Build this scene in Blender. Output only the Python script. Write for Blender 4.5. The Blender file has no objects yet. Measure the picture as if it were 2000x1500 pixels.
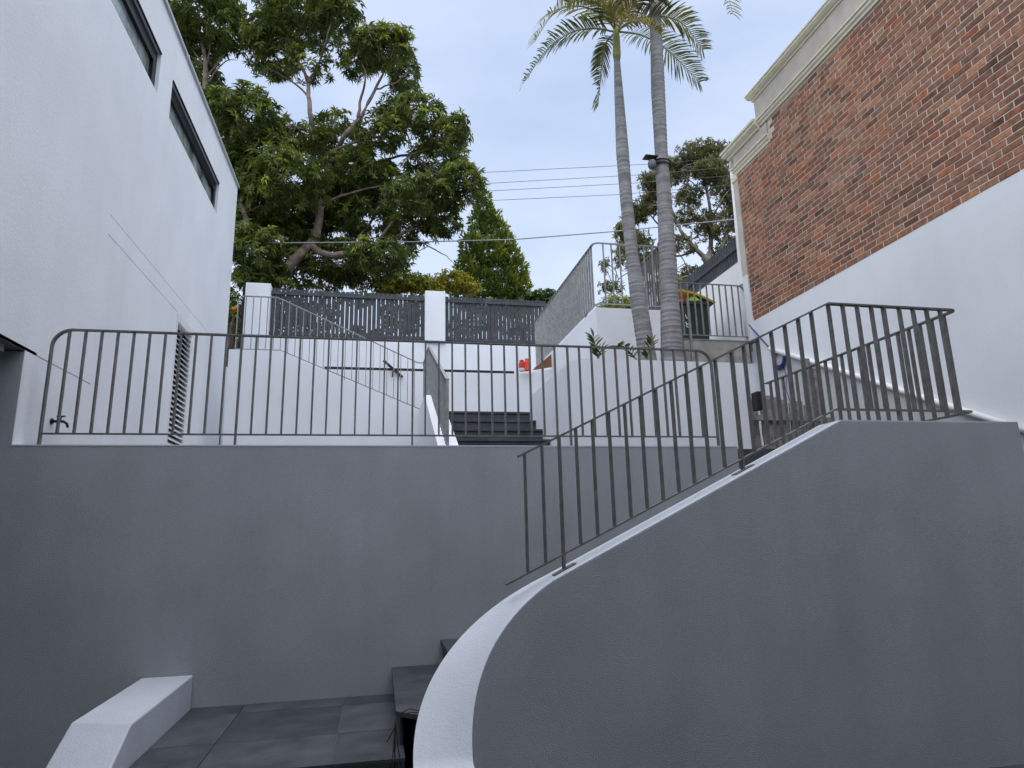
import bpy, bmesh, math, random
import numpy as np
from mathutils import Vector, Matrix
random.seed(7); RNG = np.random.default_rng(7)
R_ = math.radians
scn = bpy.context.scene
COL = scn.collection
# ------------------------------------------------------------------ camera
YAW, PITCH, ROLL, FPX = R_(11.76), R_(12.59), R_(-1.397), 1286.0     # focal length in px of a 2000 px wide frame
cF = Vector((math.sin(YAW)*math.cos(PITCH), math.cos(YAW)*math.cos(PITCH), math.sin(PITCH)))
_r = Vector((math.cos(YAW), -math.sin(YAW), 0)); _u = _r.cross(cF)
cR = _r*math.cos(ROLL) + _u*math.sin(ROLL); cU = -_r*math.sin(ROLL) + _u*math.cos(ROLL)
cam_d = bpy.data.cameras.new('camera'); cam = bpy.data.objects.new('camera', cam_d); COL.objects.link(cam)
cam.matrix_world = Matrix(((cR.x, cU.x, -cF.x, 0), (cR.y, cU.y, -cF.y, 0), (cR.z, cU.z, -cF.z, 0), (0, 0, 0, 1)))
cam_d.sensor_fit = 'HORIZONTAL'; cam_d.sensor_width = 36; cam_d.lens = 36*FPX/2000
cam_d.clip_start = 0.05; cam_d.clip_end = 6000
scn.camera = cam
def at(px, py, ax, v):
    """surveyed point: where the sight line through photo pixel meets the plane ax = v (eye at the origin)"""
    d = cR*((px-1000)/FPX) - cU*((py-750)/FPX) + cF
    return d*(v/d['XYZ'.index(ax)])
# ------------------------------------------------------------------ world, sun, exposure
SUN_EL, SUN_AZ = R_(78), R_(205)            # azimuth measured from +Y towards +X
world = bpy.data.worlds.new('World'); scn.world = world; world.use_nodes = True
wn = world.node_tree; wn.nodes.clear()
def wnode(t, **k):
    n = wn.nodes.new(t)
    for a, b in k.items(): setattr(n, a, b)
    return n
sky = wnode('ShaderNodeTexSky', sky_type='NISHITA', sun_disc=False, sun_elevation=SUN_EL, sun_rotation=SUN_AZ,
            air_density=1.3, dust_density=2.2, ozone_density=2.0, altitude=60)
geo = wnode('ShaderNodeTexCoord')
mp = wnode('ShaderNodeMapping'); mp.inputs['Scale'].default_value = (1.0, 1.0, 2.6)
nz = wnode('ShaderNodeTexNoise'); nz.inputs['Scale'].default_value = 1.7; nz.inputs['Detail'].default_value = 6; nz.inputs['Roughness'].default_value = .5
rp = wnode('ShaderNodeValToRGB'); rp.color_ramp.elements[0].position = .30; rp.color_ramp.elements[1].position = .78
rp.color_ramp.elements[0].color = (.25, .25, .25, 1); rp.color_ramp.elements[1].color = (.80, .80, .80, 1)
mx = wnode('ShaderNodeMix', data_type='RGBA'); mx.inputs[7].default_value = (5.05, 5.45, 6.45, 1)
bg = wnode('ShaderNodeBackground'); bg.inputs['Strength'].default_value = .085
wo = wnode('ShaderNodeOutputWorld')
wl = wn.links.new
wl(geo.outputs['Generated'], mp.inputs['Vector']); wl(mp.outputs[0], nz.inputs['Vector']); wl(nz.outputs[0], rp.inputs[0])
wl(rp.outputs[0], mx.inputs[0]); wl(sky.outputs[0], mx.inputs[6]); wl(mx.outputs[2], bg.inputs[0]); wl(bg.outputs[0], wo.inputs[0])
sun_d = bpy.data.lights.new('sun', 'SUN'); sun_d.energy = 1.5; sun_d.angle = R_(120); sun_d.color = (1, .99, .97)
sun = bpy.data.objects.new('sun', sun_d); COL.objects.link(sun)
sv = Vector((math.sin(SUN_AZ)*math.cos(SUN_EL), math.cos(SUN_AZ)*math.cos(SUN_EL), math.sin(SUN_EL)))
sun.rotation_euler = sv.to_track_quat('Z', 'Y').to_euler(); sun.location = (0, 0, 30)
scn.view_settings.view_transform = 'Standard'; scn.view_settings.look = 'None'
scn.view_settings.exposure = 1.22; scn.view_settings.gamma = 1; scn.view_settings.use_curve_mapping = False
scn.render.engine = 'CYCLES'; scn.cycles.max_bounces = 8; scn.cycles.diffuse_bounces = 5

# ------------------------------------------------------------------ materials
def mat(name, col, rough=.8, metal=0., var=.06, vscale=3., bump=0., bscale=60., streak=0., spec=.3, transl=0., col2=None, fine=0., attr=None, rings=0.):
    m = bpy.data.materials.new(name); m.use_nodes = True
    nt = m.node_tree; N = nt.nodes; L = nt.links.new
    b = N['Principled BSDF']; out = N['Material Output']
    b.inputs['Roughness'].default_value = rough; b.inputs['Metallic'].default_value = metal
    b.inputs['Specular IOR Level'].default_value = spec
    g = N.new('ShaderNodeNewGeometry')
    n1 = N.new('ShaderNodeTexNoise'); n1.inputs['Scale'].default_value = vscale; n1.inputs['Detail'].default_value = 5
    L(g.outputs['Position'], n1.inputs['Vector'])
    c2 = col2 if col2 else tuple(max(0, c*(1-var*3)) for c in col)
    c1 = col if col2 else tuple(min(1, c*(1+var)) for c in col)
    ramp = N.new('ShaderNodeMapRange'); ramp.inputs[1].default_value = .3; ramp.inputs[2].default_value = .7
    L(n1.outputs[0], ramp.inputs[0])
    mix = N.new('ShaderNodeMix'); mix.data_type = 'RGBA'
    mix.inputs[6].default_value = (*c1, 1); mix.inputs[7].default_value = (*c2, 1)
    L(ramp.outputs[0], mix.inputs[0])
    cur = mix.outputs[2]
    if streak:
        mpp = N.new('ShaderNodeMapping'); mpp.inputs['Scale'].default_value = (3.2, 3.2, .22)
        L(g.outputs['Position'], mpp.inputs['Vector'])
        n2 = N.new('ShaderNodeTexNoise'); n2.inputs['Scale'].default_value = 1.4; n2.inputs['Detail'].default_value = 4
        L(mpp.outputs[0], n2.inputs['Vector'])
        r2 = N.new('ShaderNodeMapRange'); r2.inputs[1].default_value = .45; r2.inputs[2].default_value = .75; r2.inputs[4].default_value = streak
        L(n2.outputs[0], r2.inputs[0])
        m2 = N.new('ShaderNodeMix'); m2.data_type = 'RGBA'; m2.inputs[7].default_value = (*[c*.55 for c in col], 1)
        L(r2.outputs[0], m2.inputs[0]); L(cur, m2.inputs[6]); cur = m2.outputs[2]
    if rings:                                        # leaf-scar bands round a palm trunk
        mr = N.new('ShaderNodeMapping'); mr.inputs['Scale'].default_value = (1.6, 1.6, 30); L(g.outputs['Position'], mr.inputs['Vector'])
        nr_ = N.new('ShaderNodeTexNoise'); nr_.inputs['Scale'].default_value = 1; nr_.inputs['Detail'].default_value = 4; L(mr.outputs[0], nr_.inputs['Vector'])
        rr_ = N.new('ShaderNodeMapRange'); rr_.inputs[1].default_value = .40; rr_.inputs[2].default_value = .62; rr_.inputs[3].default_value = 1.12; rr_.inputs[4].default_value = 1-rings; L(nr_.outputs[0], rr_.inputs[0])
        vr = N.new('ShaderNodeVectorMath'); vr.operation = 'SCALE'; L(cur, vr.inputs[0]); L(rr_.outputs[0], vr.inputs['Scale']); cur = vr.outputs[0]
    if fine:
        nf = N.new('ShaderNodeTexNoise'); nf.inputs['Scale'].default_value = 26; nf.inputs['Detail'].default_value = 6; nf.inputs['Roughness'].default_value = .7
        mf = N.new('ShaderNodeMapping'); mf.inputs['Scale'].default_value = (1, 1, 2.2); L(g.outputs['Position'], mf.inputs['Vector']); L(mf.outputs[0], nf.inputs['Vector'])
        rf_ = N.new('ShaderNodeMapRange'); rf_.inputs[1].default_value = .3; rf_.inputs[2].default_value = .7; rf_.inputs[3].default_value = 1-fine; rf_.inputs[4].default_value = 1+fine*.5; L(nf.outputs[0], rf_.inputs[0])
        vf = N.new('ShaderNodeVectorMath'); vf.operation = 'SCALE'; L(cur, vf.inputs[0]); L(rf_.outputs[0], vf.inputs['Scale']); cur = vf.outputs[0]
    if attr:
        a = N.new('ShaderNodeAttribute'); a.attribute_name = attr
        m3 = N.new('ShaderNodeMix'); m3.data_type = 'RGBA'; m3.blend_type = 'MULTIPLY'; m3.inputs[0].default_value = 1
        L(cur, m3.inputs[6]); L(a.outputs['Color'], m3.inputs[7]); cur = m3.outputs[2]
    L(cur, b.inputs['Base Color'])
    if bump:
        n3 = N.new('ShaderNodeTexNoise'); n3.inputs['Scale'].default_value = bscale; n3.inputs['Detail'].default_value = 3
        L(g.outputs['Position'], n3.inputs['Vector'])
        bp = N.new('ShaderNodeBump'); bp.inputs['Strength'].default_value = bump; bp.inputs['Distance'].default_value = .01
        L(n3.outputs[0], bp.inputs['Height']); L(bp.outputs[0], b.inputs['Normal'])
    if transl:
        t = N.new('ShaderNodeBsdfTranslucent'); L(cur, t.inputs['Color'])
        ms = N.new('ShaderNodeMixShader'); ms.inputs[0].default_value = transl
        L(b.outputs[0], ms.inputs[1]); L(t.outputs[0], ms.inputs[2]); L(ms.outputs[0], out.inputs['Surface'])
    return m
M = {}
M['white'] = mat('white_render', (.77, .80, .845), .85, var=.025, vscale=1.0, bump=.25, bscale=90, streak=.05, fine=.04)
M['coping'] = mat('shaded_white_coping', (.58, .625, .70), .85, var=.03, vscale=2.0, bump=.3, bscale=90, fine=.06)  # white render darkened, putting the foreground shade into its colour
M['house'] = mat('house_white_render', (.775, .80, .835), .8, var=.02, vscale=1.1, bump=.22, bscale=55, streak=.06, fine=.045)
M['wallwhite'] = mat('boundary_white_paint', (.79, .815, .85), .8, var=.04, vscale=.6, bump=.15, bscale=60, streak=.06, fine=.03)
M['grey'] = mat('grey_textured_render', (.395, .425, .46), .8, var=.04, vscale=1.4, bump=.55, bscale=150, streak=.16, fine=.09)
M['apron'] = mat('grey_apron_paint', (.58, .59, .59), .85, var=.05, vscale=1.5, streak=.15)
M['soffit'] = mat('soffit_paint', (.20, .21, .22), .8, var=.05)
M['dark'] = mat('dark_fill_void_shade', (.035, .035, .037), .9, var=.1)  # near-black fill; also stands in for shadow in the void under the steps
M['steel'] = mat('raw_steel_bar', (.20, .195, .185), .5, .4, var=.12, vscale=14, col2=(.12, .117, .113), streak=.35, spec=.5)
M['steel_light'] = mat('galvanised_bar', (.34, .35, .35), .5, .5, var=.1, vscale=14, col2=(.22, .225, .23), spec=.5)
M['slate'] = mat('slate_tile', (.078, .086, .10), .5, var=.15, vscale=5, col2=(.040, .044, .052), bump=.25, bscale=40, streak=0)
M['slate_lt'] = mat('slate_tile_dusty', (.105, .115, .132), .5, var=.15, vscale=4, col2=(.052, .057, .067), bump=.25, bscale=40)
M['grout'] = mat('grout', (.30, .31, .32), .9)
M['charcoal'] = mat('charcoal_slat_paint', (.060, .066, .076), .6, var=.12, vscale=5, bump=.1)
M['black'] = mat('black_metal', (.02, .02, .022), .45, .2)
M['glass'] = mat('window_glass', (.30, .34, .32), .08, 0, var=.3, spec=.8)
M['frame'] = mat('window_frame_black', (.014, .015, .017), .4, .3)
M['louvre'] = mat('louvre_white', (.72, .73, .74), .5, var=.02)
M['groove'] = mat('control_joint', (.30, .31, .32), .9)
M['flash'] = mat('metal_flashing', (.50, .51, .52), .5, .3)
M['cream'] = mat('cream_moulding', (.70, .65, .50), .75, var=.05, vscale=6, col2=(.62, .57, .43), bump=.1)
M['taupe'] = mat('taupe_render', (.50, .46, .40), .8, var=.05, vscale=4, streak=.15)
M['mortar'] = mat('mortar', (.66, .60, .51), .95, var=.1, vscale=20, bump=.4, bscale=80)
M['pvc'] = mat('white_pvc', (.80, .81, .80), .45, var=.03)
M['concrete'] = mat('stained_concrete', (.42, .41, .37), .9, var=.1, vscale=5, col2=(.27, .25, .22), bump=.3, streak=.4)
M['ground'] = mat('ground_concrete', (.10, .10, .10), .9, var=.12, vscale=2, bump=.3)
M['timber'] = mat('weathered_timber', (.34, .32, .30), .9, var=.2, vscale=9, col2=(.17, .155, .145), bump=.8, bscale=50, streak=.5)
M['trunk_palm'] = mat('palm_bark', (.29, .285, .285), .9, var=.12, vscale=7, col2=(.20, .20, .205), bump=.7, bscale=50, rings=.28)
M['crownshaft'] = mat('palm_crownshaft', (.30, .31, .10), .5, var=.15, vscale=6, col2=(.20, .24, .07))
M['frond'] = mat('palm_frond', (.17, .19, .05), .5, var=.3, vscale=3, col2=(.09, .115, .035), transl=.4, attr='tone')
M['rachis'] = mat('palm_rachis', (.22, .22, .09), .6)
M['bark'] = mat('tree_bark', (.25, .19, .15), .9, var=.2, vscale=6, col2=(.10, .08, .068), bump=.8, bscale=25)
M['bark_grey'] = mat('gum_bark', (.30, .27, .22), .9, var=.2, vscale=4, col2=(.17, .15, .13), bump=.5, bscale=25)
M['leaf'] = mat('broad_leaf', (.205, .255, .058), .42, var=.3, vscale=.9, col2=(.105, .15, .036), transl=.3, attr='tone', spec=.4)
M['leaf_gum'] = mat('gum_leaf', (.21, .22, .09), .5, var=.3, vscale=.8, col2=(.14, .155, .065), transl=.3, attr='tone')
M['leaf_con'] = mat('conifer_leaf', (.115, .17, .035), .6, var=.3, vscale=1.2, col2=(.07, .11, .025), transl=.15, attr='tone')
M['leaf_yel'] = mat('yellow_shrub_leaf', (.42, .43, .055), .6, var=.3, vscale=1.5, col2=(.26, .29, .04), transl=.25, attr='tone')
M['leaf_zz'] = mat('glossy_plant_leaf', (.085, .14, .030), .3, var=.2, vscale=9, col2=(.05, .09, .02), transl=.15, spec=.5)
M['stem'] = mat('green_stem', (.14, .17, .06), .6)
M['bin'] = mat('bin_green_plastic', (.030, .055, .040), .5, var=.1)
M['yellow'] = mat('yellow_plastic', (.62, .33, .015), .5, var=.08)
M['lime'] = mat('lime_bag', (.36, .62, .05), .5)
M['red'] = mat('red_plastic', (.65, .10, .09), .5)
M['orange'] = mat('orange_plastic', (.80, .10, .035), .55, var=.08, vscale=12)
M['cap_red'] = mat('red_cap', (.62, .045, .05), .5, var=.1, vscale=20)
M['clear'] = mat('cloudy_plastic', (.55, .57, .58), .4)
M['rust'] = mat('rust_brown_board', (.26, .115, .055), .8, var=.2, vscale=6, col2=(.15, .07, .04))
M['blue'] = mat('blue_cable', (.025, .05, .22), .5)
M['wire'] = mat('power_cable', (.12, .125, .13), .6)
M['wire_brown'] = mat('bare_cable', (.05, .040, .036), .6)
M['lampgrey'] = mat('lamp_housing', (.18, .19, .20), .5)
M['print'] = mat('white_print', (.75, .76, .75), .6)
M['road'] = mat('asphalt', (.05, .05, .052), .9)

def brick_material():
    m = bpy.data.materials.new('weathered_brick'); m.use_nodes = True
    nt = m.node_tree; N = nt.nodes; L = nt.links.new; b = N['Principled BSDF']
    b.inputs['Roughness'].default_value = .88; b.inputs['Specular IOR Level'].default_value = .2
    g = N.new('ShaderNodeNewGeometry'); a = N.new('ShaderNodeAttribute'); a.attribute_name = 'tone'
    n1 = N.new('ShaderNodeTexNoise'); n1.inputs['Scale'].default_value = 16; n1.inputs['Detail'].default_value = 6; L(g.outputs['Position'], n1.inputs['Vector'])
    r1 = N.new('ShaderNodeMapRange'); r1.inputs[1].default_value = .3; r1.inputs[2].default_value = .72; r1.inputs[3].default_value = 1.2; r1.inputs[4].default_value = .6; L(n1.outputs[0], r1.inputs[0])
    mm = N.new('ShaderNodeVectorMath'); mm.operation = 'SCALE'; L(a.outputs['Color'], mm.inputs[0]); L(r1.outputs[0], mm.inputs['Scale'])
    # soot stains with a shape of their own, and chalky bloom under the parapet
    n2 = N.new('ShaderNodeTexNoise'); n2.inputs['Scale'].default_value = 2.3; n2.inputs['Detail'].default_value = 5; n2.inputs['Roughness'].default_value = .65; L(g.outputs['Position'], n2.inputs['Vector'])
    r2 = N.new('ShaderNodeMapRange'); r2.inputs[1].default_value = .59; r2.inputs[2].default_value = .72; r2.inputs[4].default_value = .7; L(n2.outputs[0], r2.inputs[0])
    m2 = N.new('ShaderNodeMix'); m2.data_type = 'RGBA'; m2.inputs[7].default_value = (.030, .022, .020, 1); L(r2.outputs[0], m2.inputs[0]); L(mm.outputs[0], m2.inputs[6])
    n3 = N.new('ShaderNodeTexNoise'); n3.inputs['Scale'].default_value = 1.1; n3.inputs['Detail'].default_value = 6; n3.inputs['Roughness'].default_value = .7
    off = N.new('ShaderNodeVectorMath'); off.operation = 'ADD'; off.inputs[1].default_value = (3.1, 7.7, 1.3); L(g.outputs['Position'], off.inputs[0]); L(off.outputs[0], n3.inputs['Vector'])
    r3 = N.new('ShaderNodeMapRange'); r3.inputs[1].default_value = .60; r3.inputs[2].default_value = .80; r3.inputs[4].default_value = .6; L(n3.outputs[0], r3.inputs[0])
    m3 = N.new('ShaderNodeMix'); m3.data_type = 'RGBA'; m3.inputs[7].default_value = (.36, .30, .29, 1); L(r3.outputs[0], m3.inputs[0]); L(m2.outputs[2], m3.inputs[6])
    L(m3.outputs[2], b.inputs['Base Color'])
    n4 = N.new('ShaderNodeTexNoise'); n4.inputs['Scale'].default_value = 90; L(g.outputs['Position'], n4.inputs['Vector'])
    bp = N.new('ShaderNodeBump'); bp.inputs['Strength'].default_value = .5; bp.inputs['Distance'].default_value = .006; L(n4.outputs[0], bp.inputs['Height']); L(bp.outputs[0], b.inputs['Normal'])
    return m
M['brick'] = brick_material()

# ------------------------------------------------------------------ builders
WL = {}                                        # world location of every object's origin
def tag(o, label=None, cat=None, group=None, kind=None):
    if label: o['label'] = label
    if cat: o['category'] = cat
    if group: o['group'] = group
    if kind: o['kind'] = kind
    return o
def thing(name, label, cat, base, group=None):
    o = bpy.data.objects.new(name, None); COL.objects.link(o); o.location = base; o.empty_display_size = .2
    WL[o] = Vector(base); return tag(o, label, cat, group)
class MB:
    def __init__(s): s.v = []; s.f = []; s.tone = None
    def add(s, vs, fs):
        k = len(s.v); s.v += [tuple(v) for v in vs]; s.f += [tuple(i+k for i in f) for f in fs]; return s
    def box(s, x0, x1, y0, y1, z0, z1):
        return s.add([(x0,y0,z0),(x1,y0,z0),(x1,y1,z0),(x0,y1,z0),(x0,y0,z1),(x1,y0,z1),(x1,y1,z1),(x0,y1,z1)],
                     [(0,3,2,1),(4,5,6,7),(0,1,5,4),(1,2,6,5),(2,3,7,6),(3,0,4,7)])
    def prism(s, poly, d):                       # planar polygon extruded by vector d
        n = len(poly); d = Vector(d); a = [Vector(p) for p in poly]
        return s.add(a+[p+d for p in a], [tuple(range(n))[::-1], tuple(range(n, 2*n))]+[(i, (i+1) % n, n+(i+1) % n, n+i) for i in range(n)])
    def loft(s, rings, cap=True):
        n = len(rings[0]); k = len(s.v)
        for r in rings: s.v += [tuple(p) for p in r]
        for i in range(len(rings)-1):
            for j in range(n):
                s.f.append((k+i*n+j, k+i*n+(j+1) % n, k+(i+1)*n+(j+1) % n, k+(i+1)*n+j))
        if cap: s.f.append(tuple(k+j for j in range(n))[::-1]); s.f.append(tuple(k+(len(rings)-1)*n+j for j in range(n)))
        return s
    def bar(s, pts, w, t, side=None):            # flat bar swept along pts; w along side, t across
        pts = [Vector(p) for p in pts]; rings = []
        for i, p in enumerate(pts):
            a = (pts[i]-pts[i-1]).normalized() if i else (pts[1]-pts[0]).normalized()
            b = (pts[i+1]-pts[i]).normalized() if i < len(pts)-1 else a
            tg = (a+b).normalized()
            sd = Vector(side) if side else tg.cross(Vector((0, 0, 1))).normalized()
            nn = sd.cross(tg).normalized(); c = max(.5, math.cos(a.angle(b)/2)) if a.angle(b) > 1e-4 else 1
            ws = w/(c if not side else 1); tt = t/(c if side else 1)
            rings.append([p+sd*ws/2+nn*tt/2, p-sd*ws/2+nn*tt/2, p-sd*ws/2-nn*tt/2, p+sd*ws/2-nn*tt/2])
        return s.loft(rings)
    def tube(s, pts, r, n=8):
        pts = [Vector(p) for p in pts]; rings = []; rr = r if isinstance(r, (list, tuple)) else [r]*len(pts)
        ref = Vector((.13, .31, .94))
        for i, p in enumerate(pts):
            tg = (pts[min(i+1, len(pts)-1)]-pts[max(i-1, 0)]).normalized()
            if abs(tg.dot(ref)) > .95: ref = Vector((.9, .4, .1))
            a = tg.cross(ref).normalized(); b = tg.cross(a)
            rings.append([p+(a*math.cos(2*math.pi*k/n)+b*math.sin(2*math.pi*k/n))*rr[i] for k in range(n)])
        return s.loft(rings)
    def mesh(s, name, m, smooth=False, org=Vector((0, 0, 0))):
        me = bpy.data.meshes.new(name); me.from_pydata([(v[0]-org[0], v[1]-org[1], v[2]-org[2]) for v in s.v], [], s.f)
        bm = bmesh.new(); bm.from_mesh(me); bmesh.ops.recalc_face_normals(bm, faces=bm.faces); bm.to_mesh(me); bm.free()
        for x in (m if isinstance(m, list) else [m]): me.materials.append(M[x] if isinstance(x, str) else x)
        if smooth: me.polygons.foreach_set('use_smooth', [True]*len(me.polygons))
        return me
    def build(s, name, m, parent=None, smooth=False, bevel=0., org=None):
        o_ = Vector(org) if org is not None else (WL[parent] if parent else Vector((0, 0, 0)))
        me = s.mesh(name, m, smooth, o_)
        o = bpy.data.objects.new(name, me); COL.objects.link(o)
        if parent: o.parent = parent; o.location = o_-WL[parent]
        else: o.location = o_
        WL[o] = o_
        if bevel:
            b = o.modifiers.new('bevel', 'BEVEL'); b.width = bevel; b.segments = 2; b.limit_method = 'ANGLE'
        return o
def solo(name, mb, m, label, cat, base=None, group=None, smooth=False, bevel=0.):
    v = np.array(mb.v); b = base if base is not None else ((v[:, 0].min()+v[:, 0].max())/2, (v[:, 1].min()+v[:, 1].max())/2, v[:, 2].min())
    return tag(mb.build(name, m, None, smooth, bevel, org=b), label, cat, group)
def inst(name, me, loc, parent, rot=None):
    o = bpy.data.objects.new(name, me); COL.objects.link(o); o.parent = parent; o.location = Vector(loc)-WL[parent]
    if rot: o.rotation_euler = rot
    WL[o] = Vector(loc); return o
def box(*a): return MB().box(*a)
def struct(name, mb, m, **k):
    o = mb.build(name, m, None, **k); o['kind'] = 'structure'; return o
def arc(c, u, v, r, a0, a1, n=7):
    c, u, v = Vector(c), Vector(u), Vector(v)
    return [c+u*(r*math.cos(a0+(a1-a0)*i/(n-1)))+v*(r*math.sin(a0+(a1-a0)*i/(n-1))) for i in range(n)]

# ------------------------------------------------------------------ levels and planes (metres, eye at origin)
ZG, ZL, ZT = -1.66, -1.297, .775        # driveway, stair landing, terrace
YW = 6.0                                # face of the long retaining wall
XH = -2.9                               # facade of the white house on the left
XB = 6.5                                # flank of the brick building on the right
ZST = 4.05                              # street level behind the slat fence

# ================================================================== SETTING
g = MB()
g.add([(-400,-400,ZG),(400,-400,ZG),(400,6.12,ZG),(-400,6.12,ZG),(-400,6.12,.68),(400,6.12,.68),(400,14.75,.68),(-400,14.75,.68),(-400,14.75,ZST),(400,14.75,ZST),(2500,4000,ZST),(-2500,4000,ZST)],
      [(0,1,2,3),(3,2,5,4),(4,5,6,7),(7,6,9,8),(8,9,10,11)])
struct('ground', g, 'ground')
struct('road', box(-300, 300, 17.6, 24.0, ZST-.2, ZST+.004), 'road')
struct('terrace_paving', box(-2.9, 4.75, 6.2, 9.6, .60, ZT), 'slate')

# ---- slate landing at the foot of the stairs, tile by tile
land = struct('landing_bed', box(-1.39, .20, 4.40, 5.998, ZG-.02, ZL-.012), 'grout')
bx = [-1.388, -.985, -.223, .205]; by = [4.345, 4.965, 5.72, 5.996]
for i in range(3):
    for j in range(3):
        box(bx[i]+.0025, bx[i+1]-.0025, by[j]+.0025, by[j+1]-.0025, ZL-.022, ZL+RNG.uniform(-.0008, .0008)).build('tile', 'slate_lt' if (i+j) % 2 else 'slate', land, bevel=.0015)
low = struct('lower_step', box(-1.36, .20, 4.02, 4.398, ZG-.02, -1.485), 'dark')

# ---- terrain walls
t = thing('retaining_wall', 'long grey textured retaining wall under the wide front railing', 'wall', (0, YW, ZG))
MB().prism([(-9, YW, ZG-.05), (3.54, YW, ZG-.05), (3.54, YW, .768), (XH, YW, .768), (XH, YW, 1.56), (-9, YW, 1.56)], (0, .2, 0)).build('wall_face', 'grey', t)
box(XH+.002, 3.543, YW-.003, YW+.203, .768, .780).build('coping', 'coping', t)

# ---- curved stair wall
Yn, X0, EA, EB, WT, ZF, K1, C1, C2, K3, XF = 4.234, 1.12, .593, .461, .31, .746, .472, .352, .125, .25, 3.363
XE = 4.945
def stairwall():
    I, O = [], []
    for X in (XE, 4.4, 3.9, XF): I.append((X, Yn, ZF)); O.append((X, Yn+.25, ZF))
    for k in range(1, 25):
        X = XF+(X0-XF)*k/24; tt = .25+.06*(k/24)**2; z = ZF-K1*(XF-X)
        I.append((X, Yn, z)); O.append((X, Yn+tt, z))
    z0 = I[-1][2]
    for k in range(1, 41):
        th = math.pi/2*k/40; x = X0-EA*math.sin(th); y = Yn-EB+EB*math.cos(th)
        nx, ny = -math.sin(th)/EA, math.cos(th)/EB; l = math.hypot(nx, ny); z = z0-C1*th-C2*th*th
        I.append((x, y, z)); O.append((x+nx/l*WT, y+ny/l*WT, z))
    for d in (.1, .3, .6, .9, 1.2):
        I.append((X0-EA, Yn-EB-d, z-K3*d)); O.append((X0-EA-WT, Yn-EB-d, z-K3*d))
    return I, O
SI, SO = stairwall()
t = thing('stair_wall', 'grey curved stair wall with sloping white top in the right foreground', 'wall', (2.5, Yn, ZG))
n = len(SI); mb = MB(); CT = .012
vs = [(x, y, z-CT) for x, y, z in SI]+[(x, y, z-CT) for x, y, z in SO]+[(x, y, ZG-.05) for x, y, z in SI]+[(x, y, ZG-.05) for x, y, z in SO]
fs = []
for i in range(n-1):
    fs += [(i, i+1, 2*n+i+1, 2*n+i), (n+i+1, n+i, 3*n+i, 3*n+i+1), (i, n+i, n+i+1, i+1)]
fs += [(0, 2*n, 3*n, n), (n-1, 2*n-1, 4*n-1, 3*n-1)]
mb.add(vs, fs).build('wall_face', 'grey', t, smooth=False)
mb = MB(); vs = [(x, y, z) for x, y, z in SI]+[(x, y, z) for x, y, z in SO]+[(x, y, z-CT+.001) for x, y, z in SI]+[(x, y, z-CT+.001) for x, y, z in SO]
fs = []
for i in range(n-1):
    fs += [(i, 2*n+i, 2*n+i+1, i+1), (n+i, n+i+1, 3*n+i+1, 3*n+i)]
fs += [(0, n, 3*n, 2*n), (n-1, 3*n-1, 4*n-1, 2*n-1)]
mb.add(vs, fs); NR = 5; top = []
for (a, b) in zip(SI, SO): top += [tuple(Vector(a).lerp(Vector(b), j/(NR-1))) for j in range(NR)]
mb.add(top, [(i*NR+j, i*NR+j+1, (i+1)*NR+j+1, (i+1)*NR+j) for i in range(n-1) for j in range(NR-1)])
mb.build('coping', 'coping', t, smooth=True)

# ---- stairs along the retaining wall
st = thing('slate_stairs', 'dark slate stairs rising between the grey wall and the curved wall', 'stairs', (2, 5.2, ZL))
xs = [.159, .566]+[.566+.40*k for k in range(1, 10)]
zs = [-1.09, -.893]+[-.893+.1853*k for k in range(1, 10)]
def wall_back(X):
    if X > X0: return Yn+.30
    th = math.asin(min(1, max(0, (X0-X)/(EA+WT)))); return Yn-EB+(EB+WT)*math.cos(th)
for i in range(11):
    x1 = xs[i+1]+.02 if i < 10 else 4.70
    x1 = min(x1, 4.70)
    if xs[i] > 4.6: continue
    y0 = wall_back(xs[i])+.004; y1 = wall_back(x1)+.004
    if i == 0: poly = [(xs[0], 5.996), (xs[0]-.008, 4.56), (.30, 4.42), (x1, y1+.02), (x1, 5.996)]
    else: poly = [(xs[i], 5.996), (xs[i], y0), (x1, y1), (x1, 5.996)]
    MB().prism([(a, b, zs[i]-.03) for a, b in poly], (0, 0, .03)).build('tread', 'slate', st, bevel=.002)
    MB().prism([(xs[i]+.022, 5.994, zs[i]-.205), (xs[i]+.022, max(y0, 4.55)+.05, zs[i]-.205), (xs[i]+.04, max(y0, 4.55)+.05, zs[i]-.205), (xs[i]+.04, 5.994, zs[i]-.205)], (0, 0, .174)).build('riser', 'slate', st)
MB().prism([(.26, 5.99, -1.31), (4.7, 5.99, -1.31), (4.7, 5.99, .55), (3.9, 5.99, .40), (.62, 5.99, -1.14), (.26, 5.99, -1.16)], (0, -1.38, 0)).build('stair_base', 'dark', st)  # coloured near black to paint in the shadow of the open void

# ---- low side wall of the landing
t = thing('landing_side_wall', 'low white wall with kinked top beside the slate landing', 'wall', (-1.58, 5, ZG))
prof = [(5.998, -1.052), (4.62, -1.06), (3.2, -1.85)]
rings = []
for (y, z), yo in zip(prof, (0, .14, .14)):
    rings.append([(-1.77, y+(yo if y < 5.9 else 0), z), (-1.392, y, z), (-1.392, y, -2.0), (-1.77, y+(yo if y < 5.9 else 0), -2.0)])
MB().loft(rings).build('wall_face', 'coping', t, bevel=.012)

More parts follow.
